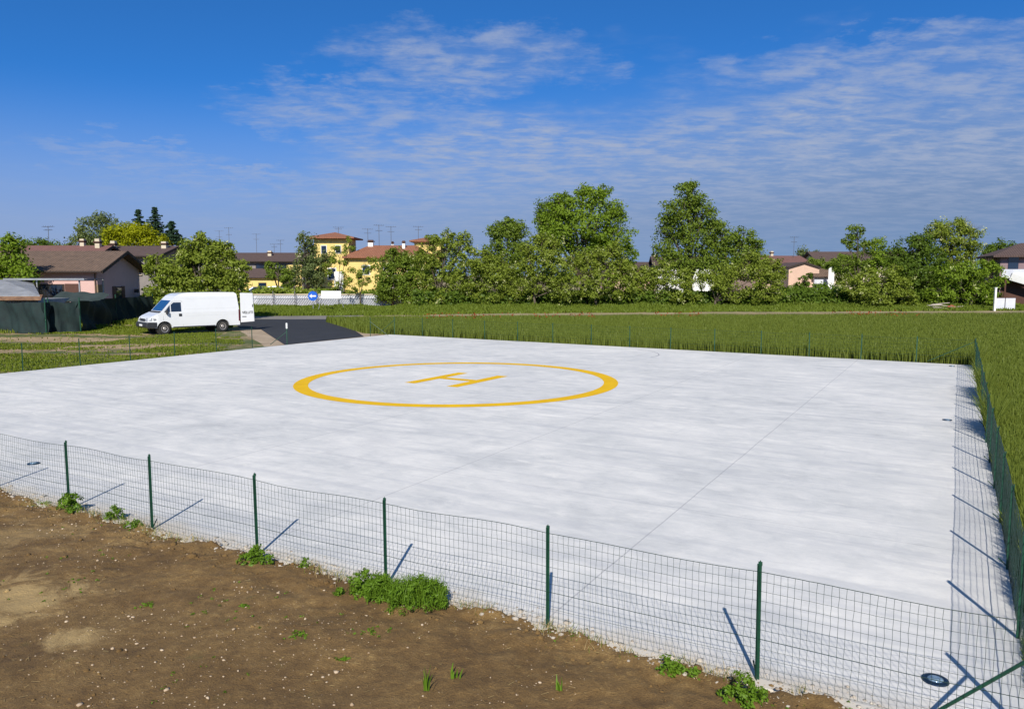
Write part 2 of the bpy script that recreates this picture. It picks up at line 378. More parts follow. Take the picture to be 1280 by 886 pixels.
def ground_mat():
    m, t, b = newmat('scrub_ground'); v = wpos(t)
    n1 = noise(v, .20, 6, .6, (.8, 1.9, 1), .2, .5, t, (1.3, 2, 0)); n2 = noise(v, 1.6, 8, .7, tree=t)
    f = mth('ADD', mth('MULTIPLY', n1, .6, tree=t), mth('MULTIPLY', n2, .4, tree=t), tree=t)
    c = ramp(t, f, [(.40, (.065, .095, .014)), (.47, (.11, .12, .03)), (.51, (.30, .21, .11)), (.62, (.46, .33, .19))])
    t.links.new(c, b.inputs['Base Color']); b.inputs['Roughness'].default_value = .95
    bump(t, b, n2, .5, .03); return m
def paint_mat(name, c1, c2, *a):
    m, t, b = newmat(name); v = ocoord(t)
    c = ramp(t, noise(v, 1.6, 8, .65, tree=t), [(.35, c2), (.65, c1)])
    wear = mth('MULTIPLY', smooth(noise(v, 7, 9, .75, tree=t), .58, .74, t), .45, tree=t)
    t.links.new(mixc(t, wear, c, (.72, .58, .30)), b.inputs['Base Color']); b.inputs['Roughness'].default_value = .8; b.inputs['Specular IOR Level'].default_value = .25
    return m
M['concrete'] = concrete_mat(); M['soil'] = soil_mat(); M['ground'] = ground_mat()
M['paint_yellow'] = paint_mat('paint_yellow', (.82, .50, .004), (.72, .42, .003), 2.5, .75, 0, 0, 0, .25)
M['asphalt'] = mat('asphalt', (.030, .031, .036), (.018, .019, .022), 1.2, .85, .3)
M['road'] = mat('road', (.24, .22, .20), (.17, .155, .14), .5, .9, .2)
M['sand'] = mat('sand', (.46, .36, .25), (.27, .20, .13), .9, .95, .5)
M['track'] = mat('track', (.42, .33, .19), (.20, .18, .07), .35, .95, .4)

# ============================================================ LARGE STRUCTURE
# ground: one sheet to the horizon
g = MB(); q = 3000
xs = [-3000, -300, -60, 60, 300, 3000]; ys = [-3000, -300, -20, 120, 400, 3000]
for j in ys:
    for i in xs: g.v.append((i, j, -.07))
for j in range(5):
    for i in range(5): a_ = j*6+i; g.f.append((a_, a_+1, a_+7, a_+6))
tag(g.build('ground', M['ground']), kind='structure')

# helipad slab
ND = Vector((.872, -.490, 0)).normalized()            # along the near fence, to the right
UP2 = Vector((.5019, .8649, 0)).normalized()          # along the right fence, away
CORN = Vector((3.66, 5.02, 0))                        # near right corner post
FR = gp(1216, 456.5); FL = gp(487, 418)
dL = (gp(0, 467)-FL).normalized()
# near left corner: intersection of the left edge with the near line
def isect(p, d, q_, e_):
    det = d.x*(-e_.y)+e_.x*d.y; r = q_-p
    t_ = (r.x*(-e_.y)+e_.x*r.y)/det; return p+d*t_
OUT = Vector((-ND.y, ND.x, 0)); OUT = OUT if OUT.y < 0 else -OUT    # towards the camera
NL = isect(FL, dL, CORN+OUT*.12, -ND); NR = CORN+OUT*.12+ND*.05
padpts = [NR, FR, FL, NL]
pad_o = Vector((3.57, 4.96, 0)); th = math.atan2(.4989, -.8667)    # local x = along the near edge (leftwards)
Rl = Matrix.Rotation(-th, 3, 'Z')
lp = [Rl @ (p-pad_o) for p in padpts]
# local frame here is (w, -u); mirror y in the vertex data by using a rotation only: x=w, y=-u -> flip material below
pad = MB().prism([(p.x, p.y, -.16) for p in lp], (0, 0, .16))
pad = pad.build('helipad', M['concrete'], bevel=.01, loc=pad_o); pad.rotation_euler = (0, 0, th)
tag(pad, kind='structure')
# in this frame local y is negative away from the camera: turn it round in the material
for n in M['concrete'].node_tree.nodes:
    if n.type == 'SEPXYZ':
        t = M['concrete'].node_tree; lk = [l for l in t.links if l.from_socket == n.outputs[1]]
        for l in lk:
            to = l.to_socket; t.links.remove(l)
            t.links.new(mth('MULTIPLY', n.outputs[1], -1.0, tree=t), to)
        break
def on_pad(o): o.parent = pad; o.matrix_parent_inverse = (Matrix.Translation(pad.location) @ Matrix.Rotation(th, 4, 'Z')).inverted(); return o
CC = Vector((-1.678, 23.80, 0)); RO, RI = 4.93, 4.50
k = 160; ring = MB()
for rr in (RO, RI):
    for i in range(k): ring.v.append((CC.x+rr*math.cos(2*math.pi*i/k), CC.y+rr*math.sin(2*math.pi*i/k), .004))
ring.f = [(i, (i+1) % k, k+(i+1) % k, k+i) for i in range(k)]
on_pad(ring.build('landing_circle', M['paint_yellow']))
hb = MB(); hu = Vector((.515, .857, 0)).normalized(); hw = Vector((hu.y, -hu.x, 0)); hc = Vector((-1.70, 24.02, 0)); hz = Vector((0, 0, .004))
def hquad(p, du, dw): hb.add([p+hz-hu*du-hw*dw, p+hz+hu*du-hw*dw, p+hz+hu*du+hw*dw, p+hz-hu*du+hw*dw], [(0, 1, 2, 3)])
hquad(hc-hw*.78, 1.42, .19); hquad(hc+hw*.78, 1.42, .19); hquad(hc, .17, .588)
on_pad(hb.build('letter_h', M['paint_yellow']))
# faint curved tyre scuff
sc = MB(); a0 = gp(808, 437, .003); 
for i in range(15):
    a_ = R(-75+i*11); c0 = gp(800, 441.5, .003)
    for rr in (.95, .91): sc.v.append((c0.x+rr*math.cos(a_)*.8, c0.y+rr*math.sin(a_)*1.6, .003))
sc.f = [(2*i, 2*i+1, 2*i+3, 2*i+2) for i in range(14)]
on_pad(sc.build('tyre_scuff', mat('scuff', (.33, .34, .38))))

# foreground soil, heaped a little against the edge of the slab
ns, nd = 560, 200
sv = np.linspace(-3, 25, ns); dv = np.concatenate([np.linspace(-.5, 1.5, 80), np.linspace(1.5, 10, nd-80+1)[1:]])
SS, DD = np.meshgrid(sv, dv, indexing='ij')
PX = CORN.x-ND.x*SS+OUT.x*DD; PY = CORN.y-ND.y*SS+OUT.y*DD
rag = (fbm(SS*1.1, SS*0+3, 4, 5)-.47)*.42
clod = fbm(PX*5, PY*5, 4, 9)-.47
PZ = -.12+.15*np.clip((DD-rag+.10)/.22, 0, 1)**.8 + clod*.17*np.clip((DD-rag+.2)/.3, 0, 1)*np.exp(-np.abs(DD-rag-.1)*1.6)+(fbm(PX*1.2, PY*1.2, 4, 2)-.47)*.09*np.clip(DD, 0, 1)+(fbm(PX*14, PY*14, 3, 3)-.44)*.018
Vs = np.stack([PX, PY, PZ], -1).reshape(-1, 3)
def gridF(a_, b_):
    i, j = np.meshgrid(np.arange(a_-1), np.arange(b_-1), indexing='ij'); q_ = i*b_+j
    return np.stack([q_, q_+b_, q_+b_+1, q_+1], -1).reshape(-1, 4)
soil = link_mesh('soil', np_mesh('soil', Vs, gridF(ns, nd)), M['soil'], smooth_=True); tag(soil, kind='structure')
def soil_z(x, y):
    s_ = -((x-CORN.x)*ND.x+(y-CORN.y)*ND.y); d_ = (x-CORN.x)*OUT.x+(y-CORN.y)*OUT.y
    i = int(np.clip(np.searchsorted(sv, s_), 0, ns-1)); j = int(np.clip(np.searchsorted(dv, d_), 0, nd-1)); return max(float(PZ[i, j]), 0 if d_ < .1 else -9)

def sheet(name, px, m, z, jit=0, kind='structure'):
    """flat ground sheet through ground points, with a slightly ragged outline"""
    P = [gp(*p_, z) if len(p_) == 2 else Vector((p_[0], p_[1], z)) for p_ in px]
    out = []
    for i, p_ in enumerate(P):
        q_ = P[(i+1) % len(P)]; n = max(1, int((q_-p_).length/1.2)) if jit else 1
        for j in range(n):
            r_ = p_.lerp(q_, j/n)
            if jit and j: r_ = r_+Vector((random.uniform(-jit, jit), random.uniform(-jit, jit), 0))
            out.append(r_)
    b_ = MB(); b_.v = [tuple(p_) for p_ in out]; b_.f = [tuple(range(len(out)))]
    return tag(b_.build(name, m), kind=kind)
G = lambda x, y: (x, y, 0)
road_c = [(-70, 63.5), (-30, 60.5), (-20, 59.5), (-12, 61), (0, 65), (20, 68), (45, 70.5), (90, 73)]
def strip(name, pts, w, m, z):
    b_ = MB(); V = [Vector((*p_, z)) for p_ in pts]
    for i, p_ in enumerate(V):
        t_ = (V[min(i+1, len(V)-1)]-V[max(i-1, 0)]).normalized(); n = Vector((-t_.y, t_.x, 0))
        ww = w[i] if isinstance(w, list) else w
        b_.v += [tuple(p_+n*ww/2), tuple(p_-n*ww/2)]
    b_.f = [(2*i, 2*i+1, 2*i+3, 2*i+2) for i in range(len(V)-1)]
    return tag(b_.build(name, m), kind='structure')
strip('lane', road_c[:4], [7, 7, 6.4, 5], M['road'], -.052)
strip('track', road_c[3:], [5, 3.6, 2.6, 2.4, 2.4], M['track'], -.058)
sheet('sandy_verge', [(296, 405), (306, 417), (330, 433), (362, 433), (470, 422), (474, 418), (452, 408), (425, 398), (405, 397)], M['sand'], -.062, .12)
sheet('asphalt_ramp', [(290, 401.5), (300, 399), (414, 399), (436, 408), (455, 420.5), (356, 430.8), (342, 422), (326, 411.5), (300, 410)], M['asphalt'], -.048)

# ============================================================ FENCES
def seg_arrays(A, B, r):
    A = np.asarray(A, float); B = np.asarray(B, float); t_ = B-A; t_ /= np.linalg.norm(t_, axis=1, keepdims=True)+1e-9
    ref = np.where(np.abs(t_[:, 2:3]) > .7, np.array([[1., .3, 0]]), np.array([[0, 0, 1.]])); u = np.cross(t_, ref); u /= np.linalg.norm(u, axis=1, keepdims=True); w_ = np.cross(t_, u)
    n = len(A); r = np.broadcast_to(r, (n,))[:, None]; V = np.zeros((n, 6, 3))
    for j in range(3):
        c_ = (u*math.cos(j*2.0944)+w_*math.sin(j*2.0944))*r; V[:, j] = A+c_; V[:, 3+j] = B+c_
    F = np.array([[0, 1, 4, 3], [1, 2, 5, 4], [2, 0, 3, 5]])[None]+(np.arange(n)*6)[:, None, None]
    return V.reshape(-1, 3), F.reshape(-1, 4)
def wire_fence(label, posts, H_=.9, out=None, rows=9, dx=.055, wr=.0016, wave=.02, seed=0, brace=(), zf=None, name='wire_fence', mesh_to=None, post_h=.95, stub=True):
    o = empty(name, posts[0], 0, label, 'fence')
    for i, p_ in enumerate(posts):
        z0 = zf(p_.x, p_.y) if zf else 0
        b_ = MB(); d_ = (posts[min(i+1, len(posts)-1)]-posts[max(i-1, 0)]).normalized(); rz = math.atan2(d_.y, d_.x)
        hh = post_h+random.uniform(-.015, .015); lean = random.uniform(-.012, .012)
        c_ = p_+Vector((0, 0, (hh-.2)/2))
        b_.box(c_, (.036, .005, hh+.2), rz, 0, lean); b_.box(c_+Vector((-d_.y, d_.x, 0))*.014, (.005, .026, hh+.2), rz, 0, lean)
        tp = p_+Vector((0, 0, hh)); b_.add([tp+d_*.018, tp-d_*.018, tp+Vector((0, 0, .035))], [(0, 1, 2)])
        b_.box(tp+Vector((0, 0, .004)), (.030, .012, .03), rz, 0, lean)
        b_.build('post', M['fence_green'], o, world=True)
        if stub and i > 0:
            inn = Vector((-d_.y, d_.x, 0)); inn = inn if (inn.y > 0) else -inn
            MB().tube([p_+Vector((0, 0, .02)), p_+inn*.10+d_*.05+Vector((0, 0, .10))], .007, 5).build('anchor_rod', M['fence_green'], o, world=True)
    # welded mesh
    A, B, rr = [], [], []
    P = posts if mesh_to is None else posts[:mesh_to]
    rs = np.random.default_rng(seed); S0 = 0
    for i in range(len(P)-1):
        p_, q_ = P[i], P[i+1]; ln = (q_-p_).length; n = max(2, round(ln/dx)); d_ = (q_-p_)/ln; nn = np.array([-d_.y, d_.x, 0])
        t_ = np.linspace(0, 1, n+1); base = np.array(p_)[None]+np.outer(t_*ln, np.array(d_))
        sag = np.sin(t_*np.pi)*rs.uniform(-1, .5)*wave+np.sin(t_*np.pi*2)*rs.uniform(-.7, .7)*wave
        buckle = np.sin(t_*np.pi)*rs.uniform(-1, 1)*wave*1.6
        zs = np.linspace(.03, 1, rows+1)
        pts = np.zeros((n+1, rows+1, 3))
        for k_, z_ in enumerate(zs):
            pts[:, k_] = base+nn*(buckle*math.sin(z_*2.6)+.006)[:, None]; pts[:, k_, 2] += z_*(H_+sag)
            pts[1:-1, k_, 0] += rs.normal(0, .0025, n-1)
        for k_ in range(rows+1):
            A.append(pts[:-1, k_]); B.append(pts[1:, k_]); rr.append(np.full(n, wr*1.9 if k_ in (rows, rows//2-1) else wr))
        for k_ in range(rows):
            A.append(pts[:, k_]); B.append(pts[:, k_+1]); rr.append(np.full(n+1, wr))
    V, F = seg_arrays(np.concatenate(A), np.concatenate(B), np.concatenate(rr))
    link_mesh('wire_mesh', np_mesh('wire_mesh', V-np.array(posts[0]), F), M['wire_green'], o)
    for p_, q_ in brace: MB().tube([p_, q_], .013, 8).build('brace', M['fence_green'], o, world=True)
    return o
P6 = Vector((1.98, 5.96, 0)); near = [P6-ND*1.893*k_ for k_ in range(5)]
near += [near[-1]-ND*1.80, near[-1]-ND*3.85, near[-1]-ND*5.75, near[-1]-ND*7.6]
near = [CORN]+near
wire_fence('dark green wire mesh fence standing closest, along the bare brown soil', near, seed=3, wr=.0017, dx=.0535, rows=11,
           brace=[(CORN+Vector((0, 0, .74)), CORN-ND*.80+Vector((0, 0, -.06)))], zf=soil_z, wave=.02)
right = [CORN]; n_r = 14; FRo = FR+Vector((.10, .05, 0)); dr = (FRo-CORN)
ra, rb = gp(1276, 809), gp(1251, 650)
rq = isect(ra, (rb-ra).normalized(), CORN, ND); CORN = Vector((rq.x, rq.y, 0)); rline = [CORN, ra, rb, gp(1234.5, 560), FRo]
rlen = [0]
for i_ in range(1, 5): rlen.append(rlen[-1]+(rline[i_]-rline[i_-1]).length)
def ralong(s_):
    for i_ in range(1, 5):
        if s_ <= rlen[i_]+1e-6: return rline[i_-1].lerp(rline[i_], (s_-rlen[i_-1])/(rlen[i_]-rlen[i_-1]))
    return rline[-1]
print('corner', CORN)
dr = FRo-CORN; right = [ralong(rlen[-1]*k_/n_r) for k_ in range(n_r+1)]
dru = dr.normalized()
wire_fence('green wire mesh fence seen almost edge-on between the slab and tall wheat at the right', right[1:], seed=5, dx=.052, wr=.0024, wave=.006,
           brace=[])
# the right fence's first bay, from the corner post
wire_fence('short first bay of green mesh fence joining the brace corner at bottom right', [CORN+Vector((.03, .03, 0)), right[1]-dru*.02], seed=8, dx=.053, wr=.0024, wave=.006, mesh_to=2, stub=False)
farpx = [(463, 418), (493, 418.7), (528, 420.3), (566, 422.6), (606, 424.8), (647, 427), (691, 429.5), (739, 431.8), (787, 434.3), (838, 437), (893, 440), (951, 443), (1011, 446.3), (1076, 450), (1145, 453.5)]
eu = (FR-FL).normalized(); far = []
for x_, y_ in farpx[1:]:
    d_ = ray(x_, y_); far.append(isect(FL+Vector((0, .12, 0)), eu, Vector((0, 0, 0)), Vector((d_.x, d_.y, 0))))
far = [gp(463, 419.5)]+far+[FRo+Vector((.03, .1, 0))]
wire_fence('dark green wire mesh fence along the far side against the wheat field', far, seed=6, rows=7, dx=.11, wr=.0022, wave=.02, stub=False,
           brace=[(far[0]+Vector((0, 0, .75)), far[0]+Vector((1.0, -.2, .02))), (far[1]+Vector((0, 0, .8)), far[1]+Vector((-.9, .2, .02))), (far[-1]+Vector((0, 0, .85)), far[-1]+(far[-2]-far[-1]).normalized()*1.5+Vector((0, 0, .05)))])
lftx = [-120, -45, 28, 100, 163, 219, 271, 316]; lft = []
for x_ in lftx:
    d_ = ray(x_, 450); lft.append(isect(FL+Vector((-.12, .02, 0)), dL, Vector((0, 0, 0)), Vector((d_.x, d_.y, 0))))
wire_fence('thin green wire mesh fence along the left side by the scrub ground', lft, seed=7, rows=7, dx=.11, wr=.0017, wave=.02, stub=False)
mp = gp(359, 430.2)
o = empty('marker_post', mp, 0, 'dark slim post with a white tip at the mouth of the asphalt ramp', 'post')
MB().box((0, 0, .36), (.04, .04, .78)).build('shaft', M['fence_green'], o); MB().box((0, 0, .87), (.07, .05, .26)).build('tip', M['white'], o, .006)
MB().tube([(0, 0, .6), (-.75, -.15, .0)], .015, 6).build('brace', M['fence_green'], o)

# recessed ground lights
for px, py, lb in ((1169, 850, 'round recessed ground light nearest the camera, in the bottom right corner of the slab'),
                   (42, 579.5, 'round recessed ground light at the far left behind the near fence'),
                   (1184, 525, 'round recessed ground light beside the right fence, halfway up the slab'),
                   (1190, 456.6+1.2, 'tiny round ground light at the far right corner of the slab')):
    o = empty('ground_light', gp(px, py), 0, lb, 'light')
    ringp = [(.060, .002), (.062, .016), (.080, .018), (.098, .013), (.102, .0015)]
    MB().lathe(ringp, k=28).build('rim', mat('light_rim', (.03, .06, .10), (.02, .04, .07), 20, .3, 0, .6), o, smooth_=False)
    MB().lathe([(.059, .0), (.059, .018), (.038, .026), (.0, .029)], k=24).build('lens', mat('light_lens', (.30, .42, .52), (.12, .2, .3), 30, .1, 0, .2), o, smooth_=True)

# ============================================================ VAN
def make_van(loc, rz):
    o = empty('delivery_van', loc, rz, 'white high-roofed delivery van with its rear door swung open beside the asphalt ramp', 'van')
    wr, xf, xr = .335, 1.86, -1.64
    def hw(z): return .97 if z < 1.25 else .97-(z-1.25)*.11
    def arch(xc, r_=.44, z0=.38):
        a0 = math.asin((z0-wr)/r_); return [(xc+r_*math.cos(a_), wr+r_*math.sin(a_)) for a_ in np.linspace(a0, math.pi-a0, 11)]
    prof = [(2.74, .38), (2.80, .55), (2.78, .80), (2.70, .98), (2.55, 1.08), (2.02, 1.30), (1.35, 2.02), (1.12, 2.24), (.85, 2.36), (.4, 2.41), (-1, 2.42), (-2.50, 2.40), (-2.62, 2.30), (-2.70, 1.5), (-2.75, .9), (-2.75, .38)]
    prof += arch(xr)[::-1] + arch(xf)[::-1]
    b_ = bmesh.new(); fv = [b_.verts.new((x_, -.97, z_)) for x_, z_ in prof]; f0 = b_.faces.new(fv)
    ex = bmesh.ops.extrude_face_region(b_, geom=[f0]); bmesh.ops.translate(b_, verts=[v_ for v_ in ex['geom'] if isinstance(v_, bmesh.types.BMVert)], vec=(0, 1.94, 0))
    for co, no in (((0, 0, 1.25), (0, 0, 1)), ((0, 0, 2.2), (0, 0, 1)), ((0, 0, 2.33), (0, 0, 1)), ((2.2, 0, 0), (1, 0, 0)), ((0, 0, .80), (0, 0, 1)), ((.2, 0, 0), (1, 0, 0))):
        bmesh.ops.bisect_plane(b_, geom=b_.verts[:]+b_.edges[:]+b_.faces[:], plane_co=co, plane_no=no)
    for v_ in b_.verts:
        z_ = v_.co.z; sg = 1 if v_.co.y > 0 else -1
        if abs(v_.co.y) > .5: v_.co.y = sg*(hw(z_)-max(0, v_.co.x-2.2)*.15-(.12 if z_ > 2.335 else .03 if z_ > 2.25 else 0))
    bmesh.ops.recalc_face_normals(b_, faces=b_.faces); me = bpy.data.meshes.new('body'); b_.to_mesh(me); b_.free()
    bo = link_mesh('body', me, M['white_paint'], o); m_ = bo.modifiers.new('bevel', 'BEVEL'); m_.width = .03; m_.segments = 3; m_.limit_method = 'ANGLE'; m_.angle_limit = R(28)
    # wheel-arch liners
    for xc in (xf, xr):
        for sg in (1, -1): MB().lathe([(.43, 0), (.43, .25)], (xc, sg*.72-.125, wr), 'y', 20).build('wheel_housing', M['rubber'], o)
    # wheels
    for xc in (xf, xr):
        for sg in (1, -1):
            w_ = MB().lathe([(.20, -.10), (.31, -.10), (.335, -.07), (.335, .07), (.31, .10), (.20, .10)], (xc, sg*.86, wr), 'y', 32).build('wheel', M['rubber'], o)
            MB().lathe([(.06, .118), (.08, .115), (.11, .095), (.17, .10), (.205, .108), (.21, .09)] if sg > 0 else [(.06, -.118), (.08, -.115), (.11, -.095), (.17, -.10), (.205, -.108), (.21, -.09)], (xc, sg*.86, wr), 'y', 24).build('rim', M['rim'], w_)
    # windscreen: from (2.02,1.30) to (1.35,2.02), lifted off the body
    nx, nz = .72, .69
    ws = [(1.96+nx*.01, y_, 1.365+nz*.01) for y_ in (-.84, .84)]+[(1.40+nx*.01, y_, 1.965+nz*.01) for y_ in (.79, -.79)]
    MB().prism(ws, (nx*.008, 0, nz*.008)).build('windscreen', M['windshield'], o, .004)
    MB().prism([(2.12, y_, 1.272) for y_ in (-.85, .85)]+[(2.0, y_, 1.335) for y_ in (.85, -.85)], (.01, 0, .014)).build('wiper_cowl', M['black_plastic'], o)
    # bumper and grille
    bp = [(2.30, .40), (2.86, .40), (2.90, .50), (2.87, .68), (2.76, .74), (2.28, .72)]
    MB().prism([(x_, -.985, z_) for x_, z_ in bp], (0, 1.97, 0)).build('front_bumper', M['black_plastic'], o, .03)
    MB().prism([(2.815, -.42, .80), (2.815, .42, .80), (2.775, .42, .93), (2.775, -.42, .93)], (.012, 0, .004)).build('grille', M['black_plastic'], o)
    MB().prism([(2.91, -.26, .50), (2.91, .26, .50), (2.905, .26, .61), (2.905, -.26, .61)], (.008, 0, 0)).build('number_plate', M['white'], o)
    for sg in (1, -1):
        MB().prism([(2.805, sg*.50, .80), (2.77, sg*.86, .80), (2.60, sg*.945, .84), (2.56, sg*.93, 1.0), (2.73, sg*.50, .97)], (.012, sg*.012, .01)).build('headlight', M['lamp'], o, .006)
        MB().prism([(2.50, sg*.975, .86), (2.36, sg*.985, .88), (2.36, sg*.985, .95), (2.50, sg*.97, .95)], (0, sg*.006, 0)).build('turn_signal', M['lamp'], o)
        # cab door glass: quarter pane and main pane
        for nm, pg in (('quarter_window', [(1.86, 1.30), (1.52, 1.30), (1.52, 1.70)]), ('side_window', [(1.46, 1.32), (.86, 1.32), (.86, 1.86), (1.30, 1.86), (1.46, 1.72)])):
            MB().prism([(x_, sg*(hw(z_)+.004), z_) for x_, z_ in pg], (0, sg*.008, 0)).build(nm, M['glass'], o, .003)
        # mirror
        mr = MB().box((1.74, sg*1.10, 1.30), (.09, .16, .24), sg*.25).build('mirror', M['black_plastic'], o, .03)
        MB().tube([(1.70, sg*.96, 1.32), (1.70, sg*1.04, 1.36)], .02, 6).build('mirror_arm', M['black_plastic'], mr)
        # door outline: dark seams
        se = MB()
        for p_, q_ in (((.78, .46), (.78, 1.92)), ((.78, 1.92), (1.34, 1.92)), ((1.34, 1.92), (1.86, 1.34)), ((1.86, 1.34), (1.93, .82))):
            A_ = Vector((p_[0], sg*(hw(p_[1])+.002), p_[1])); B_ = Vector((q_[0], sg*(hw(q_[1])+.002), q_[1])); se.tube([A_, B_], .005, 4)
        se.build('door_seam', M['black_plastic'], o)
        MB().box((.93, sg*.985, 1.12), (.17, .03, .15)).build('door_handle', M['black_plastic'], o, .008)
        # pressed body lines and lower moulding
        ln = MB()
        for z_ in (1.05, 1.45, 2.05): ln.tube([(.70, sg*(hw(z_)+.0), z_), (-2.55, sg*(hw(z_)+.0), z_)], .0035, 4)
        for x_ in (-.55, -1.75): ln.tube([(x_, sg*(hw(.9)+.001), .95), (x_, sg*(hw(2.1)+.001), 2.1)], .003, 4)
        ln.build('body_crease', mat('crease', (.62, .63, .64)), o)
        MB().box((.10, sg*.96, .40), (2.55, .05, .07)).build('sill', M['black_plastic'], o, .01)
        MB().box((-2.72, sg*.925, .98), (.10, .11, .72)).build('tail_light', M['red_lamp'], o, .015)
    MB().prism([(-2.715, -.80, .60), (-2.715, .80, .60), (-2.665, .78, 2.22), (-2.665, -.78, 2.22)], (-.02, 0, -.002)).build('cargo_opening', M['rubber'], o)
    MB().box((-2.80, 0, .42), (.16, 1.7, .14)).build('rear_bumper', M['black_plastic'], o, .02)
    # open rear door, hinged at the near rear corner
    d_ = empty('x', (0, 0, 0)); bpy.data.objects.remove(d_)
    pts = [(0, 0, .52), (-.86, 0, .56), (-.80, 0, 2.34), (.0, 0, 2.36)]
    dm = MB().prism(pts, (0, .05, 0)).build('rear_door', M['white_paint'], o, .02); dm.location = (-2.80, .97, 0); dm.rotation_euler = (0, 0, R(-6))
    f = bpy.data.curves.new('lettering', 'FONT'); f.body = 'VELUTI'; f.size = .22; f.extrude = .002; f.offset = .005; f.align_x = 'CENTER'
    fo = bpy.data.objects.new('lettering', f); COL.objects.link(fo); bpy.context.view_layer.update()
    me = bpy.data.meshes.new_from_object(fo); bpy.data.objects.remove(fo); me.materials.clear()
    t_ = link_mesh('lettering', me, M['ink'], dm); t_.location = (-.43, .054, 1.06); t_.rotation_euler = (math.pi/2, 0, math.pi)
    MB().box((-.22, .054, .88), (.26, .004, .05)).build('lettering', M['ink'], dm)
    MB().box((-.76, .056, 1.55), (.05, .02, .16)).build('handle', M['black_plastic'], dm, .005)
    # far rear door opened right round against the side
    dm2 = MB().prism([(0, 0, .52), (.80, 0, .52), (.74, 0, 2.34), (.0, 0, 2.34)], (0, -.04, 0)).build('rear_door', M['white_paint'], o, .02)
    dm2.location = (-2.66, -1.03, 0)
    return o
hdg = Vector((-.74, -.673, 0)).normalized(); lf = Vector((-hdg.y, hdg.x, 0)); lf = lf if lf.y < 0 else -lf
mid = (gp(203, 416.5)+gp(281, 413.5))/2
cvan = mid-lf*.86-hdg*.11; cvan.z = -.05
van = make_van(cvan, math.atan2(hdg.y, hdg.x)); van.scale = (.935, .96, .95)

# ============================================================ BUILDINGS
def gable_house(name, label, cx, cy, rz, L_, D_, eave, ridge, wall, roof, over=.5, chim=(), wins=(), cat='house', gx=0, zb=-.07):
    """local x along the ridge, y towards the back; front face at y=-D/2. wins: (face, pos, z, w, h)"""
    o = empty(name, (cx, cy, 0), rz, label, cat)
    x0, x1, y0, y1 = -L_/2, L_/2, -D_/2, D_/2
    b_ = MB(); k_ = ridge-.12
    b_.prism([(x0, y0, zb), (x0, y1, zb), (x0, y1, eave), (x0, 0, k_), (x0, y0, eave)], (L_, 0, 0)); b_.build('wall', wall, o)
    sl = (ridge-eave)/(D_/2); rf = MB(); e_ = eave-sl*over; th_ = .14
    prof = [(y0-over, e_+.02), (0, ridge+.02), (y1+over, e_+.02), (y1+over, e_+.02+th_), (0, ridge+.02+th_), (y0-over, e_+.02+th_)]
    rf.prism([(x0-over, y_, z_) for y_, z_ in prof], (L_+2*over, 0, 0)); ro = rf.build('roof', roof, o)
    for sx_ in (-1, 1):
        MB().prism([(sx_*(L_/2+over+.012), y_, z_+(-.10 if k__ < 3 else .015)) for k__, (y_, z_) in enumerate(prof)], (sx_*.05, 0, 0)).build('bargeboard', M['wood_dark'], ro)
    MB().box((0, y0-over-.06, e_+.09), (L_+2*over, .12, .12)).build('gutter', M['wood_dark'], o)
    for (x_, y_, h_, w_) in chim:
        zc = ridge-abs(y_)*sl
        c_ = MB().box((x_, y_, zc+h_/2-.1), (w_, w_, h_+.5)).build('chimney', M['cream_wall'], ro, .01)
        MB().box((x_, y_, zc+h_/2+.25), (w_*1.45, w_*1.45, .14)).box((x_, y_, zc+h_/2+.17), (w_*1.1, w_*1.1, .1)).build('chimney_cap', M['brown_wall'], ro)
    for w__ in wins: window(o, w__, x0, x1, y0, y1)
    return o
def window(o, w__, x0, x1, y0, y1, kind='window'):
    face, p_, z_, w_, h_ = w__[:5]; sh = len(w__) > 5 and w__[5]
    if face == 'f': c = lambda d, a_, zz_: (p_+a_, y0-d, zz_); dm = lambda a_, d_, hh: (a_, d_, hh)
    elif face == 'r': c = lambda d, a_, zz_: (x1+d, p_+a_, zz_); dm = lambda a_, d_, hh: (d_, a_, hh)
    else: c = lambda d, a_, zz_: (x0-d, p_+a_, zz_); dm = lambda a_, d_, hh: (d_, a_, hh)
    wo_ = MB().box(c(.02, 0, z_), dm(w_, .06, h_)).build('window', M['wood_dark'], o)
    MB().box(c(.056, 0, z_), dm(w_*.86, .02, h_*.88)).build('pane', M['glass'], wo_)
    MB().box(c(.08, 0, z_-h_/2-.05), dm(w_*1.2, .2, .07)).build('sill', M['cream_wall'], wo_)
    if sh:
        for s_ in (-1, 1): MB().box(c(.05, s_*w_*.78, z_), dm(w_*.5, .05, h_*1.04)).build('shutter', M['shutter'], wo_)

# the pink bungalow on the left
hs = Vector((-32.3, 60, 0)); Lh, Dh = 13, 7.4
gable_house('bungalow', 'pink bungalow with a mossy brown tiled gable roof behind the dark green netting', hs.x-Lh/2, hs.y+Dh/2, R(2), Lh, Dh, 3.68, 5.05, M['pink_wall'], M['roof_brown'], .75,
            wins=(('r', -.3, 1.35, 1.0, 1.9, True), ('f', 3.0, 1.9, 2.0, 1.3, True), ('f', 0, 1.9, 1.2, 1.3)))
h0 = [x for x in COL.objects if x.name == 'bungalow'][0]
MB().box((Lh/2+.02, -Dh/2-.02+.45, 1.2), (.12, 1.0, 2.6)).build('stone_corner', M['stone_wall'], h0, .01)
MB().tube([(Lh/2-.1, -Dh/2-.12, 3.4), (Lh/2-.1, -Dh/2-.12, 0)], .05, 8).build('downpipe', M['roof_brown'], h0)
MB().box((Lh/2+.25, Dh/2-1.2, 1.9), (.35, .15, .3)).build('wall_lamp', M['black_plastic'], h0)
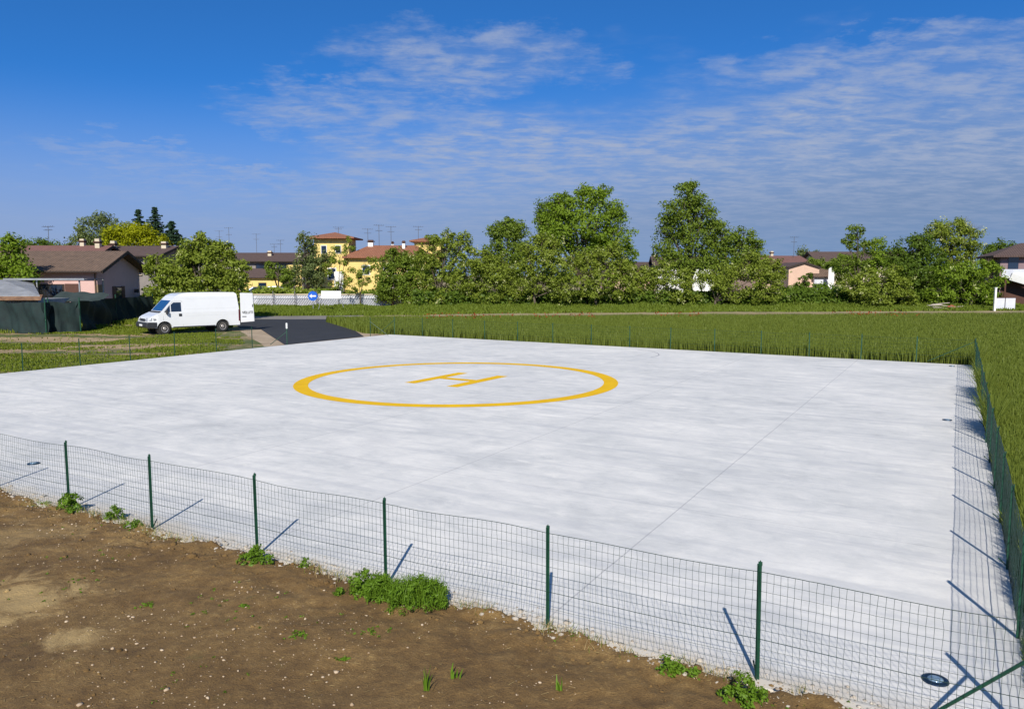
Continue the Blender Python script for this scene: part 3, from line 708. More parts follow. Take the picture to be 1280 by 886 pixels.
for k_ in range(9): MB().box((-Lh/2+.5+k_*1.5, -Dh/2-.35, 3.50), (.12, .7, .14)).build('rafter_end', M['wood_dark'], h0)
# house behind it with a reddish roof
gable_house('house', 'low house with a long reddish roof just behind the pink bungalow', at(70, 320, 84).x, 84, R(-1), 11.5, 9, 4.6, 6.25, M['cream_wall'], M['roof_rust'], .5,
            chim=((3.0, 0, .7, .45), (5.0, -.6, .9, .5)), wins=(('f', -2, 2.4, 1.2, 1.3, True), ('f', 2, 2.4, 1.2, 1.3, True)))
gable_house('house', 'grey-walled house with a brown roof and cream chimneys under the yellow-green tree', at(178, 320, 88).x, 88, R(-4), 7.6, 8, 5.3, 6.35, M['grey_wall'], M['roof_dark'], .6,
            chim=((3.2, -1, .7, .55), (-2.4, -1.5, .9, .5)), wins=(('f', 1.5, 3.9, 1.1, 1.2), ('f', -1.5, 3.9, 1.1, 1.2), ('r', 0, 3.6, 1.0, 1.2)))
# long low block mid left
gable_house('apartment_block', 'long grey block with a flat brown roof behind the parked cars', at(292, 325, 132).x, 134, R(0), 25, 10, 5.55, 6.9, M['grey_wall'], M['roof_dark'], .7,
            chim=((6.2, -2, .8, .6), (11.5, -3, .6, .6)), wins=tuple(('f', x_, 4.5, 1.6, 1.1) for x_ in (2, 5.5, 9)), cat='building')
gable_house('annex', 'low brown-roofed annex with a yellow strip under the long grey block', at(318, 345, 118).x, 120, 0, 9, 6, 2.9, 4.1, M['yellow_wall'], M['roof_dark'], .4, cat='building',
            wins=(('f', -2, 1.6, 1.2, 1.0), ('f', 1.5, 1.6, 1.2, 1.0)))
yb = at(371, 341, 105)
o = empty('gate_pillar', (yb.x, 105, 0), 0, 'tall yellow wall panel with a stepped top beside the long grey block', 'wall')
MB().box((.25, 0, 2.6), (.85, .3, 4.0)).box((-.75, 0, 4.15), (1.15, .3, .9)).box((.2, 0, .3), (.35, .3, .8)).build('panel', M['yellow_wall'], o, .02)
MB().box((.25, 0, 4.66), (1.0, .42, .10)).build('coping', M['cream_wall'], o)

# yellow villa with a tower
def hip(b_, cx, cy, w_, d_, z0, z1, over, rx=0):
    X, Y_ = w_/2+over, d_/2+over
    b_.add([(cx-X, cy-Y_, z0), (cx+X, cy-Y_, z0), (cx+X, cy+Y_, z0), (cx-X, cy+Y_, z0), (cx-X, cy-Y_, z0+.18), (cx+X, cy-Y_, z0+.18), (cx+X, cy+Y_, z0+.18), (cx-X, cy+Y_, z0+.18), (cx-rx, cy, z1), (cx+rx, cy, z1)],
           [(3, 2, 1, 0), (0, 1, 5, 4), (1, 2, 6, 5), (2, 3, 7, 6), (3, 0, 4, 7), (4, 5, 9, 8), (5, 6, 9), (6, 7, 8, 9), (7, 4, 8)]); return b_
YV = 105; vx = at(420, 340, YV).x
o = empty('yellow_villa', (vx, YV, 0), 0, 'bright yellow villa with a hip-roofed square tower and terracotta roofs', 'house')
MB().box((0, 0, 3.95), (4.6, 4.6, 8.05)).build('tower', M['yellow_wall'], o, .02)
hip(MB(), 0, 0, 4.6, 4.6, 8.0, 8.95, .85).build('tower_roof', M['roof_red'], o)
bxw = 10.5
MB().box((2.3+bxw/2, 1.2, 2.75), (bxw, 8, 5.6)).build('wall', M['yellow_wall'], o, .02)
ro = hip(MB(), 2.3+bxw/2, 1.2, bxw, 8, 5.45, 7.25, .7, 3.2).build('roof', M['roof_red'], o)
for x_, y_, z_, w_ in ((4.6, 1.0, 7.15, .7), (9.2, 0, 7.0, .40), (7.4, 2, 7.0, .3)):
    c_ = MB().box((x_, y_, z_-.1), (w_, w_, 1.1)).build('chimney', M['white'], ro, .02)
    MB().box((x_, y_, z_+.62), (w_*1.35, w_*1.35, .10)).box((x_, y_, z_+.50), (w_*.8, w_*.8, .16)).box((x_, y_, z_+.74), (w_*.9, w_*.9, .16)).build('chimney_cap', M['brown_wall'], ro)
MB().box((12.2, 3.5, 6.4), (3.6, 3.6, 3.0)).build('tower', M['yellow_wall'], o)
hip(MB(), 12.2, 3.5, 3.6, 3.6, 7.75, 8.5, .6).build('tower_roof', M['roof_red'], o)
for x_, z_, w_, h_ in ((-1, 6.6, .8, 1.1), (.9, 6.6, .8, 1.1), (0, 3.4, 1.2, 1.6), (4.6, 3.9, 1.1, 1.3), (7.4, 3.9, 1.1, 1.3), (10.5, 3.9, 1.1, 1.3)):
    wn = MB().box((x_, -2.33 if x_ < 2 else -2.83, z_), (w_, .08, h_)).build('window', M['white'], o)
    MB().box((x_, -2.39 if x_ < 2 else -2.89, z_), (w_*.8, .04, h_*.85)).build('pane', M['glass'], wn)
MB().box((7.6, -3.6, 1.55), (2.2, 1.5, .14)).build('porch_roof', M['white'], o); MB().box((7.6, -4.2, .7), (2.0, .12, 1.5)).build('porch_rail', M['white'], o)
MB().box((8.4, -3.4, 2.95), (1.6, 1.2, .9)).build('balcony', M['white'], o, .02)
MB().box((1.0, -2.7, 2.2), (1.2, .5, 3.0)).build('bay_window', M['white'], o, .02)

# houses beyond the trees on the right
gable_house('house', 'peach-coloured house front glimpsed between the big tree and tall poplar', at(792, 335, 112).x, 114, R(8), 8.5, 8, 4.1, 5.0, M['peach_wall'], M['roof_dark'], .5,
            chim=((3.1, -1, 1.3, .7),), wins=(('f', 0, 2.8, 1.2, 1.2, True),))
gable_house('house', 'white house with a brown roof showing behind the tall dark trees', at(855, 335, 108).x, 110, R(-6), 7.5, 8, 4.6, 5.7, M['white'], M['roof_dark'], .5, wins=(('f', 0, 2.8, 1.2, 1.2),))
pg = at(1003, 345, 100)
gable_house('house', 'small peach house with its sunlit gable wall facing the field', pg.x, 103, R(90), 7, 3.9, 4.15, 4.75, M['peach_wall'], M['roof_dark'], .12)
gable_house('house', 'brown-roofed house half hidden behind the small peach gable', at(975, 330, 118).x, 122, R(12), 9, 8, 4.7, 6.1, M['peach_wall'], M['roof_rust'], .5, chim=((-3, -1, .8, .6), (0, 0, .7, .4)), wins=(('f', -1, 3.4, 1, 1.1),))
gable_house('shed', 'little grey shed with a brown roof right of the peach gable', at(1028, 348, 99).x, 100.5, 0, 2.0, 3, 3.0, 3.9, M['white_wall'], M['roof_brown'], .2, cat='shed')
o = at(1039, 346, 97); wp = empty('white_door_panel', (o.x, 97, 0), R(-12), 'tall narrow white panel standing beside the little grey shed', 'panel')
MB().prism([(-.38, 0, 0), (.42, 0, 0), (.34, 0, 3.6), (.0, 0, 4.25), (-.32, 0, 4.2)], (0, .08, 0)).build('panel', M['white'], wp, .01)
gable_house('house', 'long low house with a dark roof behind the spindly tree', at(1072, 330, 125).x, 128, 0, 13, 8, 5.2, 6.9, M['cream_wall'], M['roof_dark'], .5, wins=(('f', -2, 4.0, 1.2, 1.2), ('f', 2, 4.0, 1.2, 1.2)))
# villa cut by the right edge of the picture
o = empty('villa', (at(1249, 350, 80).x+5.43, 81.75, 0), R(-20), 'mauve two-storey house with a brown hip roof cut by the right edge', 'house')
MB().box((0, 0, 2.6), (9.0, 7, 5.3)).build('wall', M['mauve_wall'], o); hip(MB(), 0, 0, 9.0, 7, 5.05, 6.6, .8, 2).build('roof', M['roof_dark'], o)
MB().box((-.4, -4.1, 3.02), (8.4, 1.4, .16)).build('balcony_floor', M['white'], o)
MB().box((-.4, -4.76, 3.45), (8.4, .06, .75)).build('balcony_rail', M['white_wall'], o, .01)
MB().box((-3.35, -3.53, 4.35), (.9, .08, 1.7)).build('balcony_door', M['glass'], o)
MB().box((-.9, -3.53, 1.4), (6.8, .1, 2.6)).build('porch', M['brown_wall'], o)
MB().box((-2.7, -4.95, 2.75), (2.4, .3, .8), 0, .2, R(18)).build('awning', M['white'], o, .05)
for x_ in (-4.2, -1.0): MB().box((x_, -4.7, 1.4), (.14, .14, 2.9)).build('pillar', M['brown_wall'], o)
# white sheet panels and post at the field edge
x_ = gp(1243, 388); pn = empty('white_post', (x_.x, x_.y, 0), 0, 'slim white post at the field edge next to two white panels', 'post')
MB().box((0, 0, 1.0), (.16, .16, 2.1)).build('shaft', M['white'], pn, .01); MB().box((0, 0, 2.08), (.22, .22, .06)).build('cap', M['white'], pn)
for i, (a_, lb) in enumerate(((1251, 'left one of two off-white sheet panels standing by the white post'), (1264, 'right one of two off-white sheet panels standing by the white post'))):
    x_ = gp(a_, 387.5); pn = empty('sheet_panel', (x_.x, x_.y+.2, 0), R(3-i*5), lb, 'panel')
    MB().box((0, 0, .58), (.90, .05, 1.1)).build('sheet', M['white_wall'], pn, .01); MB().box((0, -.01, 1.15), (.94, .09, .07)).box((-.43, .05, .5), (.06, .06, 1.1)).build('frame', M['brown_wall'], pn)

# low white wall and lattice fence behind the verge
wl = gp(312, 381.5); wr_ = gp(528, 382.5)
o = empty('garden_wall', (wl.x, wl.y+1.2, 0), 0, 'low whitish garden wall with a cream coping behind the lattice fence', 'wall')
Lw = wr_.x-wl.x
MB().box((Lw/2, 0, .5), (Lw, .2, 1.15)).build('wall', M['white_wall'], o); MB().box((Lw/2, 0, 1.13), (Lw+.1, .34, .12)).build('coping', M['cream_wall'], o, .01)
o = empty('lattice_fence', (wl.x, wl.y+.6, 0), 0, 'grey diagonal lattice fence on thin posts in front of the low white wall', 'fence')
A, B = [], []
for k_ in range(int(Lw/.26)):
    x_ = k_*.26; A.append((x_, 0, .0)); B.append((x_+.75, 0, 1.02))
V, F = seg_arrays(A, B, .035); link_mesh('lattice', np_mesh('lattice', V, F), M['metal_grey'], o)
MB().tube([(0, 0, 1.04), (Lw, 0, 1.04)], .03, 6).build('rail', M['antenna'], o)
for k_ in range(9): MB().box((k_*Lw/8, .05, .72), (.09, .09, 1.6)).build('post', M['antenna'], o)

# ------------------------------------------------------------ signs
x_ = gp(391, 389); o = empty('road_sign', (at(391, 370, x_.y+3).x, x_.y+3, 0), 0, 'round blue road sign with a white arrow pointing left', 'sign')
zc = at(391, 370, x_.y+3).z
MB().tube([(0, .04, -.1), (0, .04, zc+.1)], .04, 8).build('pole', M['metal_grey'], o)
MB().lathe([(.45, .0), (.45, -.03)], (0, 0, zc), 'y', 32).build('disc', M['blue_sign'], o)
MB().prism([(-.33, -.035, zc), (-.08, -.035, zc+.2), (-.08, -.035, zc+.07), (.3, -.035, zc+.07), (.3, -.035, zc-.07), (-.08, -.035, zc-.07), (-.08, -.035, zc-.2)], (0, -.01, 0)).build('arrow', M['white'], o)
x_ = at(414, 368.5, 72); o = empty('notice_board', (x_.x, 72, 0), 0, 'blank white rectangular board on two splayed legs beside the blue sign', 'board')
MB().box((0, 0, x_.z), (1.85, .05, .72)).build('board', M['white'], o, .01)
for s_ in (-1, 1): MB().tube([(s_*.85, .04, x_.z-.3), (s_*.85+(-.45 if s_ < 0 else .35), .1, -.05)], .03, 6).build('leg', M['metal_grey'], o)

# ------------------------------------------------------------ parked cars in the yard
def car(loc, rz, label, paint):
    o = empty('parked_car', loc, rz, label, 'car', 'cars parked in the yard behind the low wall')
    pr = [(-2.05, .35), (2.0, .35), (2.1, .6), (1.95, .82), (1.1, .95), (.45, 1.38), (-.9, 1.42), (-1.75, 1.0), (-2.08, .92)]
    MB().prism([(x_, -.83, z_) for x_, z_ in pr], (0, 1.66, 0)).build('body', paint, o, .07)
    for s_ in (-1, 1):
        MB().prism([(.92, s_*.832, .98), (.38, s_*.832, 1.31), (-.85, s_*.832, 1.34), (-1.45, s_*.832, 1.0)], (0, s_*.012, 0)).build('side_window', M['glass'], o)
        for xc in (1.3, -1.3):
            w_ = MB().lathe([(.2, -.1), (.31, -.09), (.31, .09), (.2, .1)], (xc, s_*.76, .31), 'y', 20).build('wheel', M['rubber'], o)
            MB().lathe([(.19, s_*.105), (.05, s_*.115)], (xc, s_*.76, .31), 'y', 14).build('rim', M['rim'], w_)
    MB().prism([(1.12, -.72, .965), (1.12, .72, .965), (.50, .68, 1.36), (.50, -.68, 1.36)], (.015, 0, .02)).build('windscreen', M['glass'], o)
    return o
for px, py, Yc, rz, lb, pt in ((320, 352, 100, 200, 'dark blue parked car behind the low white wall, nearest the van', 'blue_car'), (340, 350, 104, 190, 'silver parked car to the right of the dark blue car', 'silver_car'),
                               (383, 372, 92, 175, 'white parked car behind the round blue sign', 'white_paint')):
    p_ = at(px, 350, Yc); car((p_.x, Yc, .35 if Yc > 95 else -.05), R(rz), lb, M[pt])

# ------------------------------------------------------------ antennas
def antenna(px, ytop, ybase, Yd, label, n=5):
    b0, t0 = at(px, ybase, Yd), at(px, ytop, Yd); o = empty('tv_antenna', b0, 0, label, 'antenna', 'television antennas on the roofs')
    h_ = (t0-b0).z; MB().tube([(0, 0, -.3), (0, 0, h_)], .032, 6).build('mast', M['antenna'], o)
    rz = random.uniform(-.5, .5); A_ = MB()
    for zf, bl in ((.97, .95), (.72, .6)):
        A_.box((0, 0, h_*zf), (bl*1.3, .035, .035), rz)
        for i in range(n): 
            x_ = (i/(n-1)-.5)*bl*1.4; A_.box((x_*math.cos(rz), x_*math.sin(rz), h_*zf), (.025, .45, .025), rz).box((x_*math.cos(rz), x_*math.sin(rz), h_*zf+.07), (.022, .022, .12), rz)
    A_.build('aerial', M['antenna'], o)
for a_ in ((61, 283, 300, 84, 'thin television antenna above the reddish roof at the left'), (275, 288, 318, 134, 'short antenna just left of the tall antenna over the round green tree'),
           (287, 284, 318, 134, 'tall antenna rising over the round green tree behind the van'), (321, 292, 318, 134, 'antenna with a wide crossbar at the middle of the long brown roof'),
           (343, 305, 319, 134, 'small low antenna on the long brown roof'), (351, 300, 319, 134, 'antenna near the right end of the long brown roof'),
           (460, 286, 306, 106, 'antenna beside the white chimney on the yellow villa'), (474, 281, 308, 106, 'tallest antenna on the yellow villa roof'),
           (489, 283, 308, 106, 'antenna right of the tallest one on the yellow villa roof'), (523, 283, 299, 109, 'antenna on the small second tower of the yellow villa'),
           (423, 284, 293, 105, 'short finial antenna on top of the square yellow tower'), (992, 296, 320, 122, 'thin antenna over the brown-roofed house right of centre')):
    antenna(*a_)

# ------------------------------------------------------------ netting fence, shed and pergola at the left
netpx = [(-60, 414), (0, 414.5), (58, 416), (62, 415), (101, 414), (146, 404), (192, 399)]
NP = [gp(*p_) for p_ in netpx]
o = empty('netting_fence', NP[0], 0, 'tall fence hung with dark green shade netting behind the scrub ground', 'fence')
for p_ in NP[1:]: MB().tube([p_, p_+Vector((0, 0, 1.95))], .04, 6).build('post', M['fence_green'], o, world=True)
for i in range(len(NP)-1):
    p_, q_ = NP[i], NP[i+1]; n = max(6, int((q_-p_).length/.12)); d_ = (q_-p_).normalized(); nn = Vector((d_.y, -d_.x, 0)); V = []
    m_ = 12
    for a_ in range(n+1):
        for b_ in range(m_+1):
            t_, z_ = a_/n, b_/m_
            top = 1.78-.06*math.sin(t_*math.pi)+.03*math.sin(t_*9+i*2)
            w_ = .10*math.sin(t_*14+i+z_*2.5)+.06*math.sin(t_*33+z_*5+i*3)+.07*math.sin(z_*6+t_*5)
            if i == 4: top -= .0; w_ += .12*math.sin((t_+z_)*7)
            p3 = p_.lerp(q_, t_)+nn*w_; V.append((p3.x-NP[0].x, p3.y-NP[0].y, z_*top-.04))
    link_mesh('netting', np_mesh('netting', V, gridF(n+1, m_+1)), M['net_green'], o, True)
# slack lighter sheet draped above
p_, q_ = at(58, 374, 51), at(122, 378, 50); V = []
for a_ in range(31):
    for b_ in range(9):
        t_, z_ = a_/30, b_/8; x3 = p_.lerp(q_, t_)
        V.append((x3.x, x3.y+z_*1.6+.05*math.sin(t_*20+z_*3), 1.55+z_*.55+.05*math.sin(t_*math.pi*.9)*z_-.1*t_+.04*math.sin(t_*17)))
tp = empty('tarpaulin', (p_.x, p_.y, 0), 0, 'slack grey-green tarpaulin draped behind the netting in front of the pink bungalow', 'tarpaulin')
link_mesh('sheet', np_mesh('tarp', np.array(V)-np.array([p_.x, p_.y, 0]), gridF(31, 9)), M['net_light'], tp, True)
# shed
A0, B0, C0, D0 = at(-90, 373, 47.5), at(50, 372.5, 47.5), at(4, 351, 52), at(-90, 351, 52)
o = empty('shed', (A0.x, A0.y, 0), 0, 'low shed with a grey corrugated roof and rusty eave at the left edge', 'shed')
MB().prism([A0+Vector((0, 0, .1)), B0+Vector((0, 0, .1)), C0, D0], (0, 0, .07)).build('roof', M['corrugated'], o, world=True)
MB().prism([B0+Vector((0, 0, .1)), C0, at(40, 352, 56)], (0, 0, .06)).build('roof', M['corrugated'], o, world=True)
MB().prism([A0+Vector((0, -.5, -.12)), B0+Vector((.35, -.5, -.12)), B0+Vector((0, .3, .14)), A0+Vector((0, .3, .14))], (0, 0, .06)).build('eave', M['rust'], o, world=True)
MB().box(((A0.x+B0.x)/2, 49.5, .85), (B0.x-A0.x-.6, 3.4, 1.8)).build('wall', M['corrugated'], o, world=True)
# pergola
p0 = at(8, 349, 54); p1 = at(107, 349.5, 54)
o = empty('pergola', (p0.x, 54, 0), 0, 'thin flat pale grey canopy on slender posts in front of the pink bungalow', 'pergola')
MB().box((((p1.x-p0.x)/2), 1.3, p0.z), (p1.x-p0.x, 2.2, .05)).build('roof', M['antenna'], o, .01)
MB().box((((p1.x-p0.x)/2), -.24, p0.z), (p1.x-p0.x+.1, .08, .12)).build('fascia', M['metal_grey'], o)
for px in (27, 46, 99, 104):
    x_ = at(px, 350, 54).x-p0.x
    for yy in ((0,) if px != 104 else (2.6,)): MB().box((x_, yy, p0.z/2), (.08, .08, p0.z)).build('post', M['metal_grey'], o)

# ------------------------------------------------------------ rubble heap by the field edge
rp = gp(1183, 386.5); o = empty('rubble_heap', (rp.x, rp.y, -.05), 0, 'heap of broken planks, red tiles and pale stones at the field edge', 'rubble')
for i in range(7): MB().box((random.uniform(-1.2, 1.0), random.uniform(-.5, .5), .15+i*.07), (random.uniform(.9, 1.7), .22, .05), random.uniform(-.5, .5), random.uniform(-.2, .2), random.uniform(-.15, .15)).build('plank', M['rubble'], o)
for i in range(8): MB().box((random.uniform(.2, 1.5), random.uniform(-.4, .4), random.uniform(.1, .5)), (.42, .25, .14), random.uniform(0, 3), random.uniform(-.4, .4), random.uniform(-.4, .4)).build('roof_tile', M['brick_red'], o, .02)
def rock(r_, seed=0, flat=.6):
    rs = random.Random(seed); b_ = bmesh.new(); bmesh.ops.create_icosphere(b_, subdivisions=2, radius=r_)
    for v_ in b_.verts: v_.co *= 1+rs.uniform(-.22, .22); v_.co.z *= flat
    me = bpy.data.meshes.new('rock'); b_.to_mesh(me); b_.free(); return me
for i in range(14):
    q_ = link_mesh('stone', rock(random.uniform(.1, .24), i), M['rubble'], o); q_.location = (random.uniform(-2.2, 4.2), random.uniform(-.5, .5), .08)

# ============================================================ TREES
def leaves(centers, radii, n_per, size, out_c, rng, flat=.75, droop=0, elong=1.5):
    """leaf quads in clumps. centers (k,3), radii (k,), out_c = crown centre"""
    k_ = len(centers); idx = np.repeat(np.arange(k_), n_per); n = len(idx)
    off = rng.normal(0, 1, (n, 3)); off /= np.linalg.norm(off, axis=1, keepdims=True); off *= (rng.random((n, 1))**.45)
    off[:, 2] *= flat; P = centers[idx]+off*radii[idx][:, None]
    nrm_ = off*.9+(P-out_c)/(np.linalg.norm(P-out_c, axis=1, keepdims=True)+1e-6)*.5+np.array([0, 0, .35])+rng.normal(0, .75, (n, 3))
    nrm_ /= np.linalg.norm(nrm_, axis=1, keepdims=True)
    r_ = rng.normal(0, 1, (n, 3)); u = np.cross(nrm_, r_); u /= np.linalg.norm(u, axis=1, keepdims=True)+1e-9; w_ = np.cross(nrm_, u)
    s = (size*rng.uniform(.6, 1.35, n))[:, None]/2
    V = np.stack([P-u*s*elong, P-w_*s*.8+nrm_*s*.15, P+u*s*elong, P+w_*s*.8+nrm_*s*.15], 1).reshape(-1, 3)
    if droop: V[:, 2] -= droop*rng.random(len(V))
    F = np.arange(n*4).reshape(-1, 4); return V, F
def tree(name, label, Yd, tpx, lobes, leaf, size=.26, dens=1.0, blossom=0, cr=(.45, .85), group=None, cat='tree', tr=.16, seed=1, hollow=.35, bark='bark', zb=-.05, bare=False):
    rng = np.random.default_rng(seed*31+5); rd = random.Random(seed)
    bx_ = at(tpx, 360, Yd).x; base = Vector((bx_, Yd, zb)); o = empty(name, base, 0, label, cat, group)
    bz = np.array(base); Cs, Rs, Ls = [], [], []
    for lb in lobes:
        px, py, rx, ry = lb[:4]; dy = lb[4] if len(lb) > 4 else rd.uniform(-1, 1)*rx*Yd/FPX*.35
        c_ = np.array(at(px, py, Yd+dy)); k_ = Yd/FPX; r3 = np.array([rx*k_, max(rx, ry)*k_*.9, ry*k_]); Ls.append((c_, r3))
        mr = (r3[0]+r3[2])/2; nc = max(5, int(dens*5.2*mr*mr/(.42))+4)
        d_ = rng.normal(0, 1, (nc, 3)); d_ /= np.linalg.norm(d_, axis=1, keepdims=True)
        rad = hollow+(1-hollow)*rng.random((nc, 1))**.55; rad *= (1+rng.normal(0, .10, (nc, 1)))
        P = c_+d_*rad*(r3*.88); keep = P[:, 2] > .15; Cs.append(P[keep]); Rs.append(rng.uniform(*cr, keep.sum())*min(1, mr/1.4+.25))
    Cs = np.concatenate(Cs)-bz; Rs = np.concatenate(Rs); cc = np.mean([l[0] for l in Ls], 0)-bz
    if not bare:
        size *= .68; npc = int(34*(.208/size)**1.45)
        V, F = leaves(Cs, Rs, npc, size, cc, rng); link_mesh('crown', np_mesh('crown', V, F), M[leaf], o)
        if blossom:
            kk = rng.random(len(Cs)) < blossom; 
            if kk.any():
                cb = Cs[kk]+rng.normal(0, .2, (kk.sum(), 3)); outv = cb-cc; outv /= np.linalg.norm(outv, axis=1, keepdims=True); cb = cb+outv*Rs[kk][:, None]*.7
                V, F = leaves(cb, Rs[kk]*.45, 9, size*.8, cc, rng, 1.1, .1); link_mesh('blossom', np_mesh('blossom', V, F), M['blossom'], o)
    # trunk and limbs
    t_ = MB(); low = min((l[0]-bz)[2] for l in Ls); fork = max(.5, low*.55)
    t_.tube([(0, 0, -.1), (rd.uniform(-.08, .08), 0, fork*.5), (rd.uniform(-.1, .1), 0, fork)], [tr*1.35, tr, tr*.85], 8)
    for c_, r3 in Ls:
        e_ = Vector(c_-bz); m_ = Vector((e_.x*.45, e_.y*.45, fork+(e_.z-fork)*.5)); s0 = Vector((0, 0, fork*.95))
        t_.tube([s0, m_, e_, e_+Vector((0, 0, r3[2]*.6))], [tr*.6, tr*.42, tr*.25, tr*.06], 6)
        for q_ in range(7 if not bare else 16):
            a_ = rd.uniform(0, 6.28); el = rd.uniform(-.2, 1.2); v_ = Vector((math.cos(a_)*math.cos(el)*r3[0], math.sin(a_)*math.cos(el)*r3[1], math.sin(el)*r3[2]))*.85
            s1 = m_.lerp(e_, rd.uniform(.3, 1.0)); t_.tube([s1, s1.lerp(e_+v_, .5)+Vector((0, 0, .1)), e_+v_], [tr*.2, tr*.12, tr*.04], 4)
    t_.build('trunk', M[bark], o, smooth_=True)
    return o
GB = 'flowering acacias along the field edge'
# --- left side
tree('garden_tree', 'bright green bushy tree at the left edge beside the bungalow roof', 57, 12, [(8, 330, 26, 26), (18, 312, 14, 20), (32, 345, 14, 20), (14, 300, 6, 9), (-10, 350, 26, 30)], 'leaf_bright', .24, 1.1, seed=2)
tree('distant_tree', 'rounded dark green treetop far behind the reddish roof', 150, 48, [(50, 310, 24, 12), (30, 318, 14, 12), (70, 318, 14, 10)], 'leaf_dark', .45, 1, seed=3, cr=(.8, 1.4))
tree('large_tree', 'big dull grey-green tree towering behind the reddish roof', 118, 118, [(118, 292, 24, 24), (140, 290, 16, 18), (100, 305, 14, 16), (85, 314, 14, 10), (128, 275, 10, 9)], 'leaf_grey', .36, 1, seed=4, cr=(.6, 1.1))
tree('golden_tree', 'broad yellow-green tree above the roof of the grey-walled house', 100, 165, [(145, 300, 20, 18), (168, 298, 24, 20), (192, 302, 18, 15), (160, 290, 16, 12), (180, 290, 14, 10), (205, 308, 8, 9)], 'leaf_yellow', .30, 1.2, seed=5, cr=(.5, .9))
def conifer(px, ytop, ybot, wpx, Yd, label, seed):
    rng = np.random.default_rng(seed); b0 = at(px, 344, Yd); o = empty('conifer', (b0.x, Yd, -.05), 0, label, 'tree', 'dark conifers behind the golden tree')
    zt = at(px, ytop, Yd).z; zb = at(px, ybot, Yd).z; wd = wpx*Yd/FPX; Cs = []; Rs = []
    nw = 15
    for k_ in range(nw):                      # whorls of drooping boughs with gaps between them
        t_ = (k_+.5)/nw; zc = zb+(zt-zb)*t_; rmax = wd*(1-t_)**.8*rng.uniform(.65, 1.15)+.12
        for m_ in range(max(4, int(13*(1-t_)))):
            a_ = rng.uniform(0, 6.28); rr_ = rmax*rng.uniform(.6, 1.1)
            for q_ in np.linspace(.15, 1, max(2, int(rr_/.35))): Cs.append((rr_*q_*math.cos(a_), rr_*q_*math.sin(a_), zc-rr_*q_*.22+.12*q_*q_)); Rs.append(.16+.24*(1-q_)+.08)
    V, F = leaves(np.array(Cs), np.array(Rs), 16, .22, np.array([0, 0, (zt+zb)/2]), rng, .5); link_mesh('crown', np_mesh('crown', V, F), M['leaf_conifer'], o)
    MB().tube([(0, 0, 0), (0, 0, zb), (0, 0, zt)], [.25, .18, .03], 7).build('trunk', M['bark'], o)
conifer(177, 262, 300, 15, 125, 'leftmost dark conifer tip above the golden tree', 1)
conifer(197, 259, 300, 18, 126, 'tallest dark conifer tip behind the golden tree', 2)
conifer(217, 277, 304, 19, 124, 'lowest and rightmost dark conifer behind the golden tree', 3)
tree('orchard_tree', 'round green blossoming tree directly behind the white van', 58, 250, [(250, 335, 34, 32), (218, 345, 26, 28), (282, 345, 26, 28), (238, 314, 20, 18), (265, 312, 20, 16), (285, 318, 12, 14), (205, 368, 22, 22), (250, 372, 40, 22), (297, 362, 17, 24), (196, 335, 14, 18), (300, 338, 12, 14), (250, 300, 12, 8)], 'leaf_acacia', .22, 1.7, .08, (.35, .7), seed=7, cat='tree')
tree('garden_tree', 'small light green tree between the van and the yellow wall panel', 92, 348, [(348, 342, 17, 14), (338, 335, 10, 8), (358, 350, 10, 12)], 'leaf_mid', .24, 1, seed=8, cr=(.35, .6))
tree('garden_tree', 'tall pale-topped tree left of the yellow tower', 96, 384, [(384, 318, 14, 22), (392, 335, 16, 24), (372, 345, 12, 16), (398, 352, 12, 20), (380, 300, 8, 9), (408, 322, 8, 12)], 'leaf_grey', .28, 1.0, seed=9, cr=(.4, .8), blossom=.06)
tree('garden_tree', 'slender open tree with sparse foliage against the yellow tower', 86, 423, [(425, 318, 13, 18), (415, 335, 11, 13), (436, 306, 9, 12), (428, 350, 12, 12), (418, 360, 10, 8)], 'leaf_acacia', .20, .34, .12, (.3, .5), seed=10, tr=.08)
tree('garden_tree', 'thin spindly tree in front of the yellow villa wall', 84, 450, [(448, 340, 13, 12), (460, 330, 12, 12), (455, 352, 12, 9), (440, 358, 10, 10)], 'leaf_acacia', .20, .30, .1, (.3, .5), seed=11, tr=.07)
tree('garden_tree', 'dark leafy tree covering the right half of the yellow villa', 84, 490, [(482, 340, 16, 22), (500, 335, 18, 24), (518, 345, 18, 26), (492, 360, 24, 20), (515, 368, 22, 18), (478, 365, 12, 16), (488, 318, 10, 8), (508, 322, 16, 12), (530, 335, 14, 20)], 'leaf_mid', .24, 1.3, .02, (.4, .7), seed=12)
